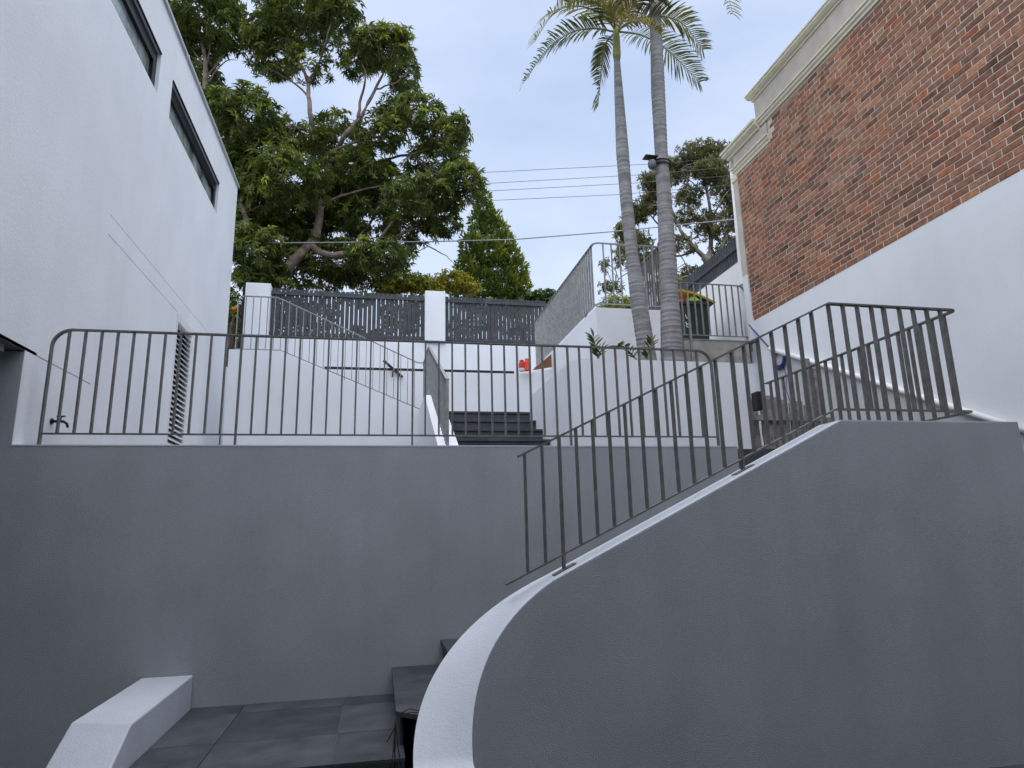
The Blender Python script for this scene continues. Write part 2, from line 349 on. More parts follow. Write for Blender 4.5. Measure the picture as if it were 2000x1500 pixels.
# ================================================================== WHITE HOUSE (left)
H = thing('white_house', 'white rendered house with two black slot windows at the left', 'house', (-5.9, 6, ZG))
def grid_wall_x(x, ys, zs, cut, thick=.3):
    """facade quads in plane X=x facing +X; cut(yi,zi) -> None or recess depth (a recess with reveals and, if shallow, a back)"""
    mb = MB()
    for i in range(len(ys)-1):
        for k in range(len(zs)-1):
            y0, y1, z0, z1 = ys[i], ys[i+1], zs[k], zs[k+1]; c = cut((y0+y1)/2, (z0+z1)/2)
            if c == 'none': continue
            if c is None: mb.add([(x, y0, z0), (x, y1, z0), (x, y1, z1), (x, y0, z1)], [(0, 1, 2, 3)]); continue
            def nb(yc, zc): return cut(yc, zc) != c
            if nb(y0-.002, (z0+z1)/2): mb.add([(x, y0, z0), (x, y0, z1), (x-c, y0, z1), (x-c, y0, z0)], [(0, 1, 2, 3)])
            if nb(y1+.002, (z0+z1)/2): mb.add([(x, y1, z0), (x-c, y1, z0), (x-c, y1, z1), (x, y1, z1)], [(0, 1, 2, 3)])
            if nb((y0+y1)/2, z0-.002): mb.add([(x, y0, z0), (x-c, y0, z0), (x-c, y1, z0), (x, y1, z0)], [(0, 1, 2, 3)])
            if nb((y0+y1)/2, z1+.002): mb.add([(x, y0, z1), (x, y1, z1), (x-c, y1, z1), (x-c, y0, z1)], [(0, 1, 2, 3)])
            if c < .05: mb.add([(x-c, y0, z0), (x-c, y1, z0), (x-c, y1, z1), (x-c, y0, z1)], [(0, 1, 2, 3)])
    return mb
YE, ZR = 13.1, 6.98
W1, W2, LV = (3.9, 8.29, 5.67, 6.27), (8.80, 11.655, 5.67, 6.265), (9.95, 10.83, .80, 3.22)
gw, gd = .010, .011
ysl = sorted({-8, 5.75, 5.75+gw*.6, 6.2, 7.33, 7.33+gw*.5, 11.6, YE, *W1[:2], *W2[:2], *LV[:2], 7.3})
zsl = sorted({.60, 1.570, 1.584, 3.238, 3.238+gw, 3.468, 3.468+gw*.7, ZR, *W1[2:], *W2[2:], *LV[2:]})
def cut(y, z):
    if y < -8 or y > YE or z < .6 or z > ZR: return None
    if y < 6.2 and z < 1.57: return 'none'
    for w in (W1, W2):
        if w[0] < y < w[1] and w[2] < z < w[3]: return .13
    if LV[0] < y < LV[1] and LV[2] < z < LV[3]: return .09
    if 6.2 < y < 7.33 and 1.570 < z < 1.584: return gd
    if 7.33 < y < LV[0] and 3.238 < z < 3.238+gw: return gd
    if 7.33 < y < 11.6 and 3.468 < z < 3.468+gw*.7: return gd
    return None
fw = grid_wall_x(XH, ysl, zsl, cut)
fw.box(-8.9, XH-.14, YE-.25, YE, .6, ZR-.01)           # far gable
fw.add([(XH, YE, .6), (XH-.14, YE, .6), (XH-.14, YE, ZR), (XH, YE, ZR)], [(0, 1, 2, 3)])
fw.box(-9.0, -8.9, -8, YE, ZG, ZR)
fw.add([(XH, 6.2, .6), (XH, 6.2, 1.57), (XH-.4, 6.2, 1.57), (XH-.4, 6.2, .6)], [(0, 1, 2, 3)])
fw.box(-8.9, XH-.001, -8, -7.8, ZG, ZR-.01)
fw.build('wall', 'house', H)
box(XH+.001, XH+.006, 5.9985, 6.199, .782, 1.5695).build('corner_pier', 'house', H)
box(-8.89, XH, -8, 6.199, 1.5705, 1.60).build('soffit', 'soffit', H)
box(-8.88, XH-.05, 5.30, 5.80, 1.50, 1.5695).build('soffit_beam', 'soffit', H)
box(-8.89, 6.2, -7.79, -3.6, ZG, 2.4).build('added_rear_mass', 'house', H)  # unseen block added behind the eye to darken the lower walls
box(XH+.01, 6.2, -7.79, -.5, 2.401, 6.9).build('added_upper_mass', 'house', H)  # unseen overhang added to keep sky light off the foreground
rf = box(-9.02, XH+.035, -8.02, YE+.03, ZR+.0005, ZR+.05).build('roof_edge', 'flash', H)
box(-8.9, XH-.2, -7.9, YE-.26, ZR-.2, ZR-.001).build('roof', 'flash', H)
for w in (W1, W2):
    y0, y1, z0, z1 = w; f = MB(); d = XH-.045; e = XH-.128
    f.box(e, d, y0+.001, y1-.001, z1-.19, z1-.001).box(e, d, y0+.001, y1-.001, z0+.001, z0+.045)
    f.box(e, d, y0+.001, y0+.06, z0+.0455, z1-.1905).box(e, d, y1-.12, y1-.001, z0+.0455, z1-.1905)
    wo_ = f.build('window', 'frame', H)
    box(XH-.10, XH-.09, y0+.061, y1-.121, z0+.046, z1-.191).build('pane', 'glass', wo_)
    MB().box(XH-.011, XH+.012, y0+.002, y1-.002, z1-.014, z1-.002).build('head_flashing', 'frame', wo_)
    box(XH-.6, XH-.5, y0-.2, y1+.2, z0-.3, z1+.3).build('room_blind', 'soffit', wo_)
y0, y1, z0, z1 = LV
lv = MB().box(XH-.088, XH+.012, y0+.001, y0+.03, z0, z1-.001).box(XH-.088, XH+.012, y1-.10, y1-.001, z0, z1-.001).box(XH-.088, XH+.012, y0+.0305, y1-.1005, z1-.11, z1-.001).build('louvre', 'louvre', H)
box(XH-.14, XH-.089, y0-.01, y1+.01, z0, z1+.01).build('louvre_backing', 'dark', lv)
sl = MB().prism([(-.045, 0, .030), (-.04, 0, .040), (.030, 0, -.035), (.022, 0, -.042)], (0, y1-y0-.135, 0)).mesh('slat', 'louvre')
k = 0
while z1-.16-k*.078 > z0+.03:
    inst('slat', sl, (XH-.02, y0+.032, z1-.16-k*.078), lv); k += 1
# garden tap on the house wall
tp = thing('garden_tap', 'small black garden tap on the white house wall at the far left', 'tap', (XH, 6.62, 1.0))
c = at(100, 823, 'X', XH); c.x = XH
MB().tube([c, c+Vector((.10, 0, 0)), c+Vector((.13, 0, -.02)), c+Vector((.14, 0, -.055))], [.013, .013, .012, .011], 8).build('spout', 'black', tp, smooth=True)
MB().tube([c+Vector((.075, 0, .01)), c+Vector((.075, 0, .045))], .007, 6).tube([c+Vector((.075, -.035, .048)), c+Vector((.075, .035, .048))], .007, 6).tube([c+Vector((.04, 0, .048)), c+Vector((.11, 0, .048))], .007, 6).build('handle', 'black', tp)
MB().tube([c+Vector((.001, 0, 0)), c+Vector((.012, 0, 0))], .028, 12).build('wall_plate', 'black', tp)

# ================================================================== BRICK BUILDING (right)
B = thing('brick_building', 'red brown brick building with cream parapet mouldings at the right', 'building', (9, 6, ZG))
ZB0, YC, YS = 3.535, 10.06, 9.02
box(XB, 14, -10, YC, ZG, ZB0-.003).build('rendered_base', 'wallwhite', B)
mort = MB().box(XB+.0005, 13.9, -10, YS, ZB0, 6.83).box(XB+.0005, 13.9, YS+.001, YC, ZB0, 6.40).build('brick_wall', 'mortar', B)
# bricks: stretcher bond, real pieces standing 10 mm proud of the mortar
BL, BH, J = .226, .072, .014
TONES = [(.235, .105, .066), (.205, .085, .055), (.26, .125, .075), (.175, .080, .058), (.30, .105, .055), (.22, .125, .088), (.15, .075, .058),
         (.25, .15, .10), (.19, .10, .075), (.10, .058, .046), (.29, .145, .085), (.165, .092, .072), (.27, .09, .06), (.11, .07, .055), (.21, .155, .115), (.24, .12, .08), (.23, .115, .085), (.25, .13, .09), (.21, .11, .08)]
pieces = []
zc = ZB0+.004; row = 0
while zc+BH < 6.83:
    off = [.0, .118, .04, .155, .08][row % 5]+RNG.uniform(-.012, .012); y = YC-.002+off-.24
    first = True
    while y > 1.2:
        ya, yb = y, min(y+BL, YC-.002); top = zc+BH
        lim = 6.83 if yb < YS else 6.40
        if top < lim and yb-ya > .05: pieces.append((ya, yb, zc, top))
        y -= BL+J
    zc += BH+J; row += 1
def brick_mb(mb, x, ya, yb, za, zb):
    c = .003; xf = x-.005+RNG.uniform(-.002, .002); xb = x+.002
    j = lambda: RNG.uniform(-.002, .002)
    a = [(xb, ya, za), (xb, yb, za), (xb, yb, zb), (xb, ya, zb)]
    b = [(xf, ya+c+j(), za+c+j()), (xf, yb-c+j(), za+c+j()), (xf, yb-c+j(), zb-c+j()), (xf, ya+c+j(), zb-c+j())]
    m_ = [(xf+c, ya, za), (xf+c, yb, za), (xf+c, yb, zb), (xf+c, ya, zb)]
    mb.add(a+m_+b, [(4, 5, 1, 0), (5, 6, 2, 1), (6, 7, 3, 2), (7, 4, 0, 3), (8, 9, 5, 4), (9, 10, 6, 5), (10, 11, 7, 6), (11, 8, 4, 7), (8, 11, 10, 9)])
def set_tone(me, cols, per):                      # face-corner colour, one colour per run of `per` faces
    a = me.color_attributes.new('tone', 'FLOAT_COLOR', 'CORNER'); nl = len(me.loops)
    arr = np.ones((nl, 4), np.float32); k = 0
    starts = np.empty(len(me.polygons), np.int32); me.polygons.foreach_get('loop_start', starts); starts = np.append(starts, nl)
    for i, c in enumerate(cols): arr[starts[i*per]:starts[min((i+1)*per, len(starts)-1)], :3] = c
    a.data.foreach_set('color', arr.ravel())
def tone_of():
    c = np.array(TONES[RNG.integers(len(TONES))] if RNG.random() > .03 else TONES[13 if RNG.random() < .5 else 9]); c = c*.72+np.array([.235, .112, .070])*.28; return tuple(c*np.array([1.06, 1.0, .90])*RNG.uniform(1.0, 1.65))
def dist(p): return math.hypot(math.hypot(XB, (p[0]+p[1])/2), p[2])
def seen(p):                                      # inside the photo's frame, so the pieces kept single are ones that show
    v = Vector((XB, (p[0]+p[1])/2, p[2])); d = v.dot(cF)
    return d > 0 and abs(v.dot(cR)/d) < 1000/FPX and abs(v.dot(cU)/d) < 750/FPX
pieces.sort(key=lambda p: (not seen(p), dist(p)))
near = [p for p in pieces[:300]]; rest = pieces[300:]
var = []
for i in range(40):
    mb = MB(); brick_mb(mb, 0, -BL/2, BL/2, 0, BH); me = mb.mesh('brick', 'brick'); set_tone(me, [tone_of()], 9); var.append(me)
for p in near:
    if p[1]-p[0] > BL-.002: inst('brick', var[RNG.integers(40)], (XB, (p[0]+p[1])/2, p[2]), mort)
    else:
        mb = MB(); brick_mb(mb, XB, *p); o = mb.build('brick', 'brick', mort); set_tone(o.data, [tone_of()], 9)
mb = MB()
for p in rest: brick_mb(mb, XB, *p)
o = mb.build('brickwork', 'brick', mort); o['kind'] = 'stuff'; set_tone(o.data, [tone_of() for p in rest], 9)
# parapet mouldings
def moulding(y0, y1, prof, name, m, ret=0.0):
    a = [(XB-p, y0, z) for p, z in prof]; b = [(XB-p, y1+max(p, 0)*ret, z) for p, z in prof]
    return MB().loft([a, b]).build(name, m, B, bevel=.004)
top_p = [(-.3, 7.55), (.13, 7.55), (.13, 7.52), (.115, 7.512), (.115, 7.48), (.08, 7.435), (.05, 7.42), (.05, 7.39), (-.3, 7.39)]
moulding(-10, 9.28, top_p, 'cornice', 'cream', 1)
box(XB-.03, 13.9, -10, 9.29, 6.975, 7.389).build('parapet_panel', 'taupe', B)
mid_p = [(-.3, 6.974), (.085, 6.974), (.085, 6.945), (.062, 6.935), (.062, 6.895), (.035, 6.868), (.035, 6.832), (-.3, 6.832)]
moulding(-10, 9.20, mid_p, 'string_moulding', 'cream', 1)
low_p = [(-.3, 7.00), (.15, 7.00), (.15, 6.955), (.125, 6.945), (.125, 6.90), (.085, 6.86), (.06, 6.845), (.06, 6.81), (-.3, 6.81)]
moulding(9.21, 10.22, [(p, z-.015) for p, z in low_p], 'cornice', 'cream', 1)
box(XB-.028, 13.9, YS+.002, 10.12, 6.56, 6.794).build('parapet_panel', 'taupe', B)
moulding(YS-.03, 10.12, [(-.3, 6.559), (.075, 6.559), (.075, 6.53), (.05, 6.52), (.05, 6.475), (.028, 6.45), (.028, 6.402), (-.3, 6.402)], 'string_moulding', 'cream', 1)
box(XB-.02, XB+.25, YC+.002, YC+.16, 4.42, 6.401).build('corner_pilaster', 'taupe', B)
box(XB-.03, XB+.25, YC+.003, YC+.17, 3.2, 4.419).build('corner_pier', 'wallwhite', B)
box(XB-.035, XB+.25, YC+.0, YC+.18, 6.30, 6.4015).build('pilaster_cap', 'cream', B)
# drainpipe
dp = thing('drainpipe', 'white plastic drainpipe down the corner of the brick building', 'drainpipe', (6.42, 10.33, 3.2))
p0 = at(1431, 322, 'Y', 10.33); p1 = at(1456, 600, 'Y', 10.33)
MB().tube([p0+Vector((0, 0, -.05)), (p0+p1)/2, p1, Vector((p1.x, 10.33, 3.2))], .062, 14).build('pipe', 'pvc', dp, smooth=True)
MB().tube([p0+Vector((0, 0, -.10)), p0+Vector((0, 0, .02)), p0+Vector((.02, -.02, .075)), p0+Vector((.07, -.06, .10)), p0+Vector((.15, -.12, .10))], [.068, .07, .072, .07, .066], 14).build('elbow', 'pvc', dp, smooth=True)
MB().box(p1.x-.09, p1.x+.09, 10.25, 10.42, 4.3, 4.33).build('clip', 'pvc', dp)
for s_ in (-.03, .025):
    c = p0+Vector((s_+.035, -.145, .085)); MB().tube([c, c+Vector((0, -.012, 0))], .012, 8).build('screw_hole', 'black', dp)
# white pipe running down the flank and low greyish apron under it
wp = thing('sloping_pipe', 'white plastic pipe sloping down the white wall behind the stair railing', 'pipe', (6.45, 8, 1.3))
a, b = at(1503, 681, 'X', XB-.05), at(1850, 792, 'X', XB-.05)
MB().tube([a, a+(b-a)*.4+Vector((0, 0, .012)), b, b+(b-a)*.3], .038, 12).build('pipe', 'pvc', wp, smooth=True)
for f in (.12, .5, .85):
    c = a+(b-a)*f; MB().tube([c-(b-a).normalized()*.02, c+(b-a).normalized()*.02], .046, 12).build('collar', 'pvc', wp, smooth=True)
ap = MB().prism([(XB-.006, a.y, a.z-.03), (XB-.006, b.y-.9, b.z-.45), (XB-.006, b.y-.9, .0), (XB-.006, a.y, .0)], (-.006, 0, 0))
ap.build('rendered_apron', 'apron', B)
# blue cable coil
cb = thing('blue_cable_coil', 'coil of blue cable hanging on the white wall behind the stairs', 'cable', at(1522, 705, 'X', XB-.03))
c = at(1522, 703, 'X', XB-.03)
for k in range(5):
    rr = .125+RNG.uniform(-.02, .02); o2 = Vector((RNG.uniform(-.02, .0), RNG.uniform(-.02, .02), RNG.uniform(-.02, .02)))
    MB().tube([c+o2+Vector((0, rr*math.cos(q)*1.15, rr*math.sin(q)*1.1)) for q in np.linspace(0, 6.283, 25)], .011, 6).build('loop', 'blue', cb, smooth=True)
pts = [at(x, y, 'X', XB-.03) for x, y in ((1463, 634), (1472, 645), (1485, 660), (1498, 674), (1511, 689))]
MB().tube(pts, .012, 6).build('lead', 'blue', cb, smooth=True)
pts = [at(x, y, 'X', XB-.03) for x, y in ((1530, 715), (1536, 735), (1535, 760), (1545, 790), (1540, 830))]
MB().tube(pts, .006, 6).build('tail', 'blue', cb, smooth=True)

# ================================================================== TERRACES BEHIND
XP, YP, ZP = 2.276, 7.30, 2.0
t = thing('planter', 'white planter box with two palm trunks growing from it', 'planter', (3.4, 8.5, .6))
RP = .26
po = [(4.56, YP), (3.4, YP)]+[(XP+RP-RP*math.sin(a_), YP+RP-RP*math.cos(a_)) for a_ in np.linspace(0, math.pi/2, 11)]+[(XP, 8.6), (XP, 9.66)]
pi_ = [(4.56, YP+.16), (3.4, YP+.16)]+[(XP+RP-(RP-.16)*math.sin(a_), YP+RP-(RP-.16)*math.cos(a_)) for a_ in np.linspace(0, math.pi/2, 11)]+[(XP+.16, 8.6), (XP+.16, 9.66)]
n_ = len(po); vv = [(x, y, z) for z in (.6, ZP) for x, y in po]; mb = MB().add(vv, [(i, i+1, n_+i+1, n_+i) for i in range(n_-1)])
mb.build('outer_face', 'white', t, smooth=True)
mb = MB().add([(x, y, ZP) for x, y in po]+[(x, y, ZP) for x, y in pi_]+[(x, y, .6) for x, y in pi_], [(i, i+1, n_+i+1, n_+i) for i in range(n_-1)]+[(n_+i, n_+i+1, 2*n_+i+1, 2*n_+i) for i in range(n_-1)])
mb.build('coping', 'coping', t)
box(4.40, 4.5599, YP+.001, 9.66, .6, ZP-.0005).build('end_wall', 'white', t)
box(XP+.161, 4.399, YP+.161, 9.8, .7, ZP-.14).build('soil', 'dark', t)
# flight rising away between the planter and the left stair wall
st2 = thing('rear_stairs', 'dark slate steps rising away behind the front railing', 'stairs', (1.6, 9, ZT))
ny = [8.10, 8.495, 8.88, 9.265, 9.645]; nzs = [.99, 1.19, 1.385, 1.575, 1.768]
for i in range(5):
    y1 = ny[i+1]+.03 if i < 4 else 13.0
    box(.985, XP-.002, ny[i], y1, nzs[i]-.03, nzs[i]).build('tread', 'slate', st2, bevel=.002)
    box(.985, XP-.002, ny[i]+.02, ny[i]+.04, nzs[i]-.20, nzs[i]-.031).build('riser', 'slate', st2)
box(XP, 3.5, 9.661, 13.0, .7, 1.76).build('landing', 'slate', st2)
# stair wall on the left of that flight
t = thing('rear_stair_wall', 'white sloping wall left of the rear steps', 'wall', (.85, 9.5, ZT))
MB().prism([(.72, 7.75, .6), (.72, 7.75, .935), (.72, 10.25, 2.13), (.72, 12.0, 2.13), (.72, 12.0, .6)], (.255, 0, 0)).build('wall_face', 'white', t, bevel=.005)
# outer wall of the cross flight climbing to the left
YX = 12.0
def zx(px, py): return at(px, py, 'Y', YX)
q0, q1, q2 = zx(447, 682), zx(548, 690), zx(822, 812)
t = thing('cross_flight_wall', 'white wall with sloping top under the rear left railing', 'wall', (-.8, YX, .7))
MB().prism([(q0.x, YX, .6), (q0.x, YX, q0.z), (q1.x, YX, q0.z), (.718, YX, q1.z+(q2.z-q1.z)*(.718-q1.x)/(q2.x-q1.x)), (.718, YX, .6)], (0, .2, 0)).build('wall_face', 'white', t, bevel=.005)
# courtyard back wall with a dark slot on its top and a curved right end
YK = 13.2; zk = at(850, 726, 'Y', YK).z
t = thing('courtyard_back_wall', 'white back wall with a dark slot line, curving at its right end', 'wall', (1, YK, 1.7))
pl = [(-2.9, YK), (2.70, YK)]+[(2.70+.85*math.sin(a_), YK-.85+.85*math.cos(a_)) for a_ in np.linspace(.15, math.pi/2, 10)]
pl += [(3.55, 12.0)]
back = [(x, y+.22) if y > 13.19 else (x+.2, y+.22) for x, y in pl]
MB().loft([[(x, y, z) for x, y in pl]+[(x, y, z) for x, y in back[::-1]] for z in (.7, zk)]).build('wall_face', 'white', t)
zc0 = zk+.004
MB().prism([(-1.06, YK+.01, zc0), (2.80, YK+.01, zc0), (2.80, YK+.05, zc0), (-1.06, YK+.05, zc0)], (0, 0, .052)).build('slot', 'black', t)
hr = thing('sloping_handrail', 'short black handrail slanting on the rear white wall', 'handrail', at(766, 720, 'Y', YK-.02))
a, b = at(749, 704, 'Y', YK-.06), at(786, 737, 'Y', YK-.06)
MB().bar([a, b], .035, .05, (0, 1, 0)).build('rail', 'black', hr)
c = at(768, 722, 'Y', YK-.06); MB().bar([c, at(766, 736, 'Y', YK-.03)], .02, .02, (0, 1, 0)).build('bracket', 'black', hr)
# street boundary: base wall, pillars, slat panels
YF = 14.5
zf0 = at(700, 664, 'Y', YF).z; zf1 = at(700, 567, 'Y', YF).z
p1l, p1r = at(478, 552, 'Y', YF), at(529.5, 553, 'Y', YF); p2l, p2r = at(830.5, 568, 'Y', YF), at(869.5, 570, 'Y', YF)
solo('street_wall', box(p1l.x, 6.4, YF+.02, YF+.26, .7, zf0), 'white', 'white wall below the dark slat fence at the street', 'wall')
pw = p2r.x-p2l.x
solo('fence_pillar', box(p1l.x+.03, p1r.x, YF-.03, YF+.36, 2.9, p1l.z), 'white', 'white square pillar at the left end of the slat fence', 'pillar', bevel=.012, group='white pillars of the street fence')
solo('fence_pillar', box(p2l.x, p2r.x, YF-.03, YF+.36, zf0-.02, p2l.z), 'white', 'white square pillar between the two slat fence panels', 'pillar', bevel=.012, group='white pillars of the street fence')
solo('gate_post', box(p1l.x-.03, p1l.x+.029, YF+.0, YF+.3, 2.9, p1l.z-.03), 'black', 'thin black post against the left fence pillar', 'post')
def slat_fence(x0, x1, pitch, label):
    f = thing('slat_fence', label, 'fence', ((x0+x1)/2, YF+.1, zf0), group='dark slat fence panels at the street')
    me = MB().box(-.042, .042, -.012, .012, 0, zf1-zf0-.01).mesh('slat', 'charcoal')
    n_ = int((x1-x0-.02)/pitch)
    for k in range(n_+1): inst('slat', me, (x0+.05+k*(x1-x0-.1)/n_, YF+.13, zf0+.004+RNG.uniform(-.004, .004)), f, (0, 0, RNG.uniform(-.01, .01)))
    for z in (zf1-.115, zf0+.12): box(x0+.001, x1-.001, YF+.085, YF+.117, z-.035, z+.035).build('rail', 'charcoal', f)
slat_fence(p1r.x+.002, p2l.x-.002, .1005, 'long charcoal slat fence panel between the two white pillars')
xr2 = at(1070, 620, 'Y', YF).x
slat_fence(p2r.x+.002, xr2, .1005, 'shorter charcoal slat fence panel right of the middle pillar')
# raised white block right of the courtyard
YB = 9.85; k0 = at(1163, 600, 'Y', YB); XK, ZK = k0.x, k0.z
kr = at(1330, 604, 'Y', YB)
solo('raised_terrace_wall', box(XK, 4.86, YB, 15.2, .7, ZK), 'white', 'white raised terrace block behind the palm trunks', 'wall', bevel=.006)
tri = [at(1040, 722.5, 'Y', 12.55), at(1077, 691, 'Y', 12.55), at(1078, 716.5, 'Y', 12.55)]
solo('rusty_board', MB().prism(tri, (0, .03, 0)), 'rust', 'triangular rust brown board beside the orange containers', 'board')
for px, w_, m1, lab in ((1019.5, .10, 'cap_red', 'red capped container standing on the rear wall'), (1030, .10, 'orange', 'bright orange container standing on the rear wall, right one')):
    b0 = at(px, 725.5 if m1 == 'cap_red' else 724.5, 'Y', 12.95); hgt = .245 if m1 == 'cap_red' else .265
    c_ = thing('plastic_container', lab, 'container', b0)
    def ring(r, z): return [b0+Vector((r*math.cos(q), r*.8*math.sin(q), z)) for q in np.linspace(0, 6.283, 13)[:-1]]
    MB().loft([ring(.055, 0), ring(.06, .01), ring(.062, .075)]).build('foot', 'clear' if m1 == 'cap_red' else 'orange', c_, smooth=True)
    MB().loft([ring(.066, .07), ring(.064, hgt*.70), ring(.058, hgt*.78), ring(.046, hgt*.80), ring(.048, hgt*.97), ring(.036, hgt)]).build('body', m1, c_)
# bin bay
YQ = 10.22; ZQ = 3.21
bl, br_ = at(1336, 664, 'Y', YQ).x, 6.47
t = thing('bin_bay', 'stained concrete edge of the bin bay below a small railing', 'platform', ((bl+br_)/2, YQ, 2.4))
box(bl, 6.45, YQ, YQ+.12, 2.80, ZQ-.02).build('edge_panel', 'concrete', t)
box(bl, 6.6, YQ+.01, YQ+.13, .7, 2.7995).build('support_wall', 'wallwhite', t)
box(4.87, 6.6, YQ+.121, 15.0, ZQ-.15, ZQ-.021).build('floor', 'concrete', t)
box(bl-.01, 6.61, YQ-.012, YQ+.14, ZQ-.019, ZQ).build('kerb', 'steel_light', t)
XS = 6.62; zs1 = at(1437, 515, 'X', XS).z
solo('side_boundary_wall', box(XS, XS+.25, 10.47, 16, 2.5, zs1), 'white', 'white side wall behind the green bin below the dark fence', 'wall')
f = thing('side_fence', 'dark slat fence on top of the side wall behind the bin', 'fence', (XS+.1, 13, zs1))
zt = at(1435, 487, 'X', XS).z
me = MB().box(-.010, .010, -.036, .036, 0, zt-zs1+.30).mesh('slat', 'charcoal')
for k in range(52): inst('slat', me, (XS+.11, 10.52+k*.098, zs1+.002), f)
for z in (zs1+.06, zs1+.36): box(XS+.065, XS+.098, 10.48, 15.7, z-.04, z+.04).build('rail', 'charcoal', f)

# wheelie bin
bc = Vector((5.86, 11.2, ZQ-.02))
wb = thing('wheelie_bin', 'green wheelie bin with a yellow lid propped open by rubbish', 'bin', bc)
def rrect(cx, cy, w, d, z, r=.05, n=4):
    out = []
    for sx, sy, a0 in ((1, 1, 0), (-1, 1, 90), (-1, -1, 180), (1, -1, 270)):
        for k in range(n): a_ = R_(a0+90*k/(n-1)); out.append((cx+sx*(w/2-r)+r*math.cos(a_), cy+sy*(d/2-r)+r*math.sin(a_), z))
    return out
MB().loft([rrect(bc.x, bc.y, .48, .52, bc.z+.05), rrect(bc.x, bc.y, .58, .68, bc.z+.93)]).build('body', 'bin', wb, smooth=False, bevel=.006)
MB().loft([rrect(bc.x, bc.y, .64, .75, bc.z+.90), rrect(bc.x, bc.y, .64, .75, bc.z+.96)]).build('rim', 'bin', wb)
hz = Vector((bc.x+.34, bc.y, bc.z+.965))
def lid_pt(u, v, h): # u 0..1 from hinge (right) to front (left), v -1..1, h thickness
    a_ = R_(16); return hz+Vector((-u*.76*math.cos(a_), v*.38, u*.76*math.sin(a_)+h+.045*(1-(2*u-1)**2)))
rings = []
for u in (0, .15, .35, .6, .85, 1.0): rings.append([lid_pt(u, -1, -.035), lid_pt(u, -1, .01), lid_pt(u, -.5, .03), lid_pt(u, .5, .03), lid_pt(u, 1, .01), lid_pt(u, 1, -.035), lid_pt(u, .9, -.012), lid_pt(u, -.9, -.012)])
MB().loft(rings).build('lid', 'yellow', wb)
MB().tube([hz+Vector((.03, -.34, 0)), hz+Vector((.03, .34, 0))], .022, 8).build('handle', 'bin', wb, smooth=True)
for s_ in (-1, 1):
    c = bc+Vector((.24, s_*.24, .10)); MB().tube([c+Vector((0, -.025, 0)), c+Vector((0, .025, 0))], .10, 16).build('wheel', 'black', wb)
for nm, m_, cx, cy, w_, h_ in (('rubbish_bag', 'lime', -.02, -.22, .15, .16), ('rubbish_box', 'red', -.22, -.18, .12, .13), ('rubbish_box', 'clear', -.27, -.2, .05, .08)):
    c = bc+Vector((cx, cy, .93)); rg = []
    for q, rs in enumerate((1, 1.15, .95, .5)): rg.append([c+Vector((w_*rs*math.cos(a_)*RNG.uniform(.8, 1.1), w_*rs*math.sin(a_)*RNG.uniform(.8, 1.1), h_*q/3)) for a_ in np.linspace(0, 6.283, 10)[:-1]])
    MB().loft(rg).build(nm, m_, wb)
# printed number, white, on the bin's near face
def digits(txt, size, loc, parent, rz=0):
    cu = bpy.data.curves.new('number', 'FONT'); cu.body = txt; cu.size = size; cu.extrude = .001; cu.align_x = 'CENTER'
    tmp = bpy.data.objects.new('tmp', cu); COL.objects.link(tmp)
    dg = bpy.context.evaluated_depsgraph_get(); me = bpy.data.meshes.new_from_object(tmp.evaluated_get(dg)); bpy.data.objects.remove(tmp)
    me.materials.clear(); me.materials.append(M['print'])
    o = bpy.data.objects.new('number', me); COL.objects.link(o); o.parent = parent; o.location = Vector(loc)-WL[parent]; o.rotation_euler = (R_(86), 0, rz)
    return o
digits('0', .19, bc+Vector((-.20, -.322, .62)), wb); digits('8', .19, bc+Vector((-.20, -.312, .45)), wb)

# timber fence across the side passage, weathered and broken
tf = thing('timber_fence', 'weathered grey broken paling fence behind the stair railing', 'fence', (5.5, 7.6, .68))
YTF = 7.62; x = 4.66
tops = [(1465, 778), (1500, 776), (1540, 782), (1575, 790), (1610, 812), (1660, 850), (1760, 880)]
tx = [at(a_, b_, 'Y', YTF) for a_, b_ in tops]
while x < 6.35:
    w_ = RNG.uniform(.07, .12); topz = float(np.interp(x, [q.x for q in tx], [q.z for q in tx]))+RNG.uniform(-.04, .03)
    rg = []; dy = RNG.uniform(-.015, .015)
    for z in np.linspace(.68, topz, 9):
        j1, j2 = RNG.uniform(-.010, .010, 2); rg.append([(x+j1, YTF+dy, z), (x+w_+j2, YTF+dy, z), (x+w_+j2, YTF+dy+.022, z), (x+j1, YTF+dy+.022, z)])
    MB().loft(rg).build('paling', 'timber', tf)
    x += w_+RNG.choice([.006, .012, .035])
for z in (.95, 1.35): box(4.66, 5.7, YTF-.07, YTF-.02, z-.035, z+.035).build('rail', 'timber', tf)
for px, py in ((1571, 702), (1588, 722)):
    a = at(px, py, 'Y', YTF+.12); box(a.x-.035, a.x+.035, YTF+.06, YTF+.15, .68, a.z).build('post', 'timber', tf)
bxq = at(1466, 785, 'Y', 7.25)
solo('junction_box', MB().box(4.562, 4.64, 7.16, 7.30, bxq.z-.11, bxq.z+.12), 'black', 'small black box at the end of the stair railing', 'box', bevel=.012)

# ================================================================== RAILINGS
BAL_W, BAL_D = .014, .036
def balusters(parent, pts, h, along, m='steel', z_off=0, d=BAL_D, w=BAL_W):
    """vertical flat bars; `along` x or y says which way the railing runs (the bar's long side is across it)"""
    sx, sy = (w, d) if along == 'x' else (d, w)
    me = MB().box(-sx/2, sx/2, -sy/2, sy/2, 0, h).mesh('baluster', m)
    for p in pts: inst('baluster', me, (p[0], p[1], p[2]+z_off), parent)
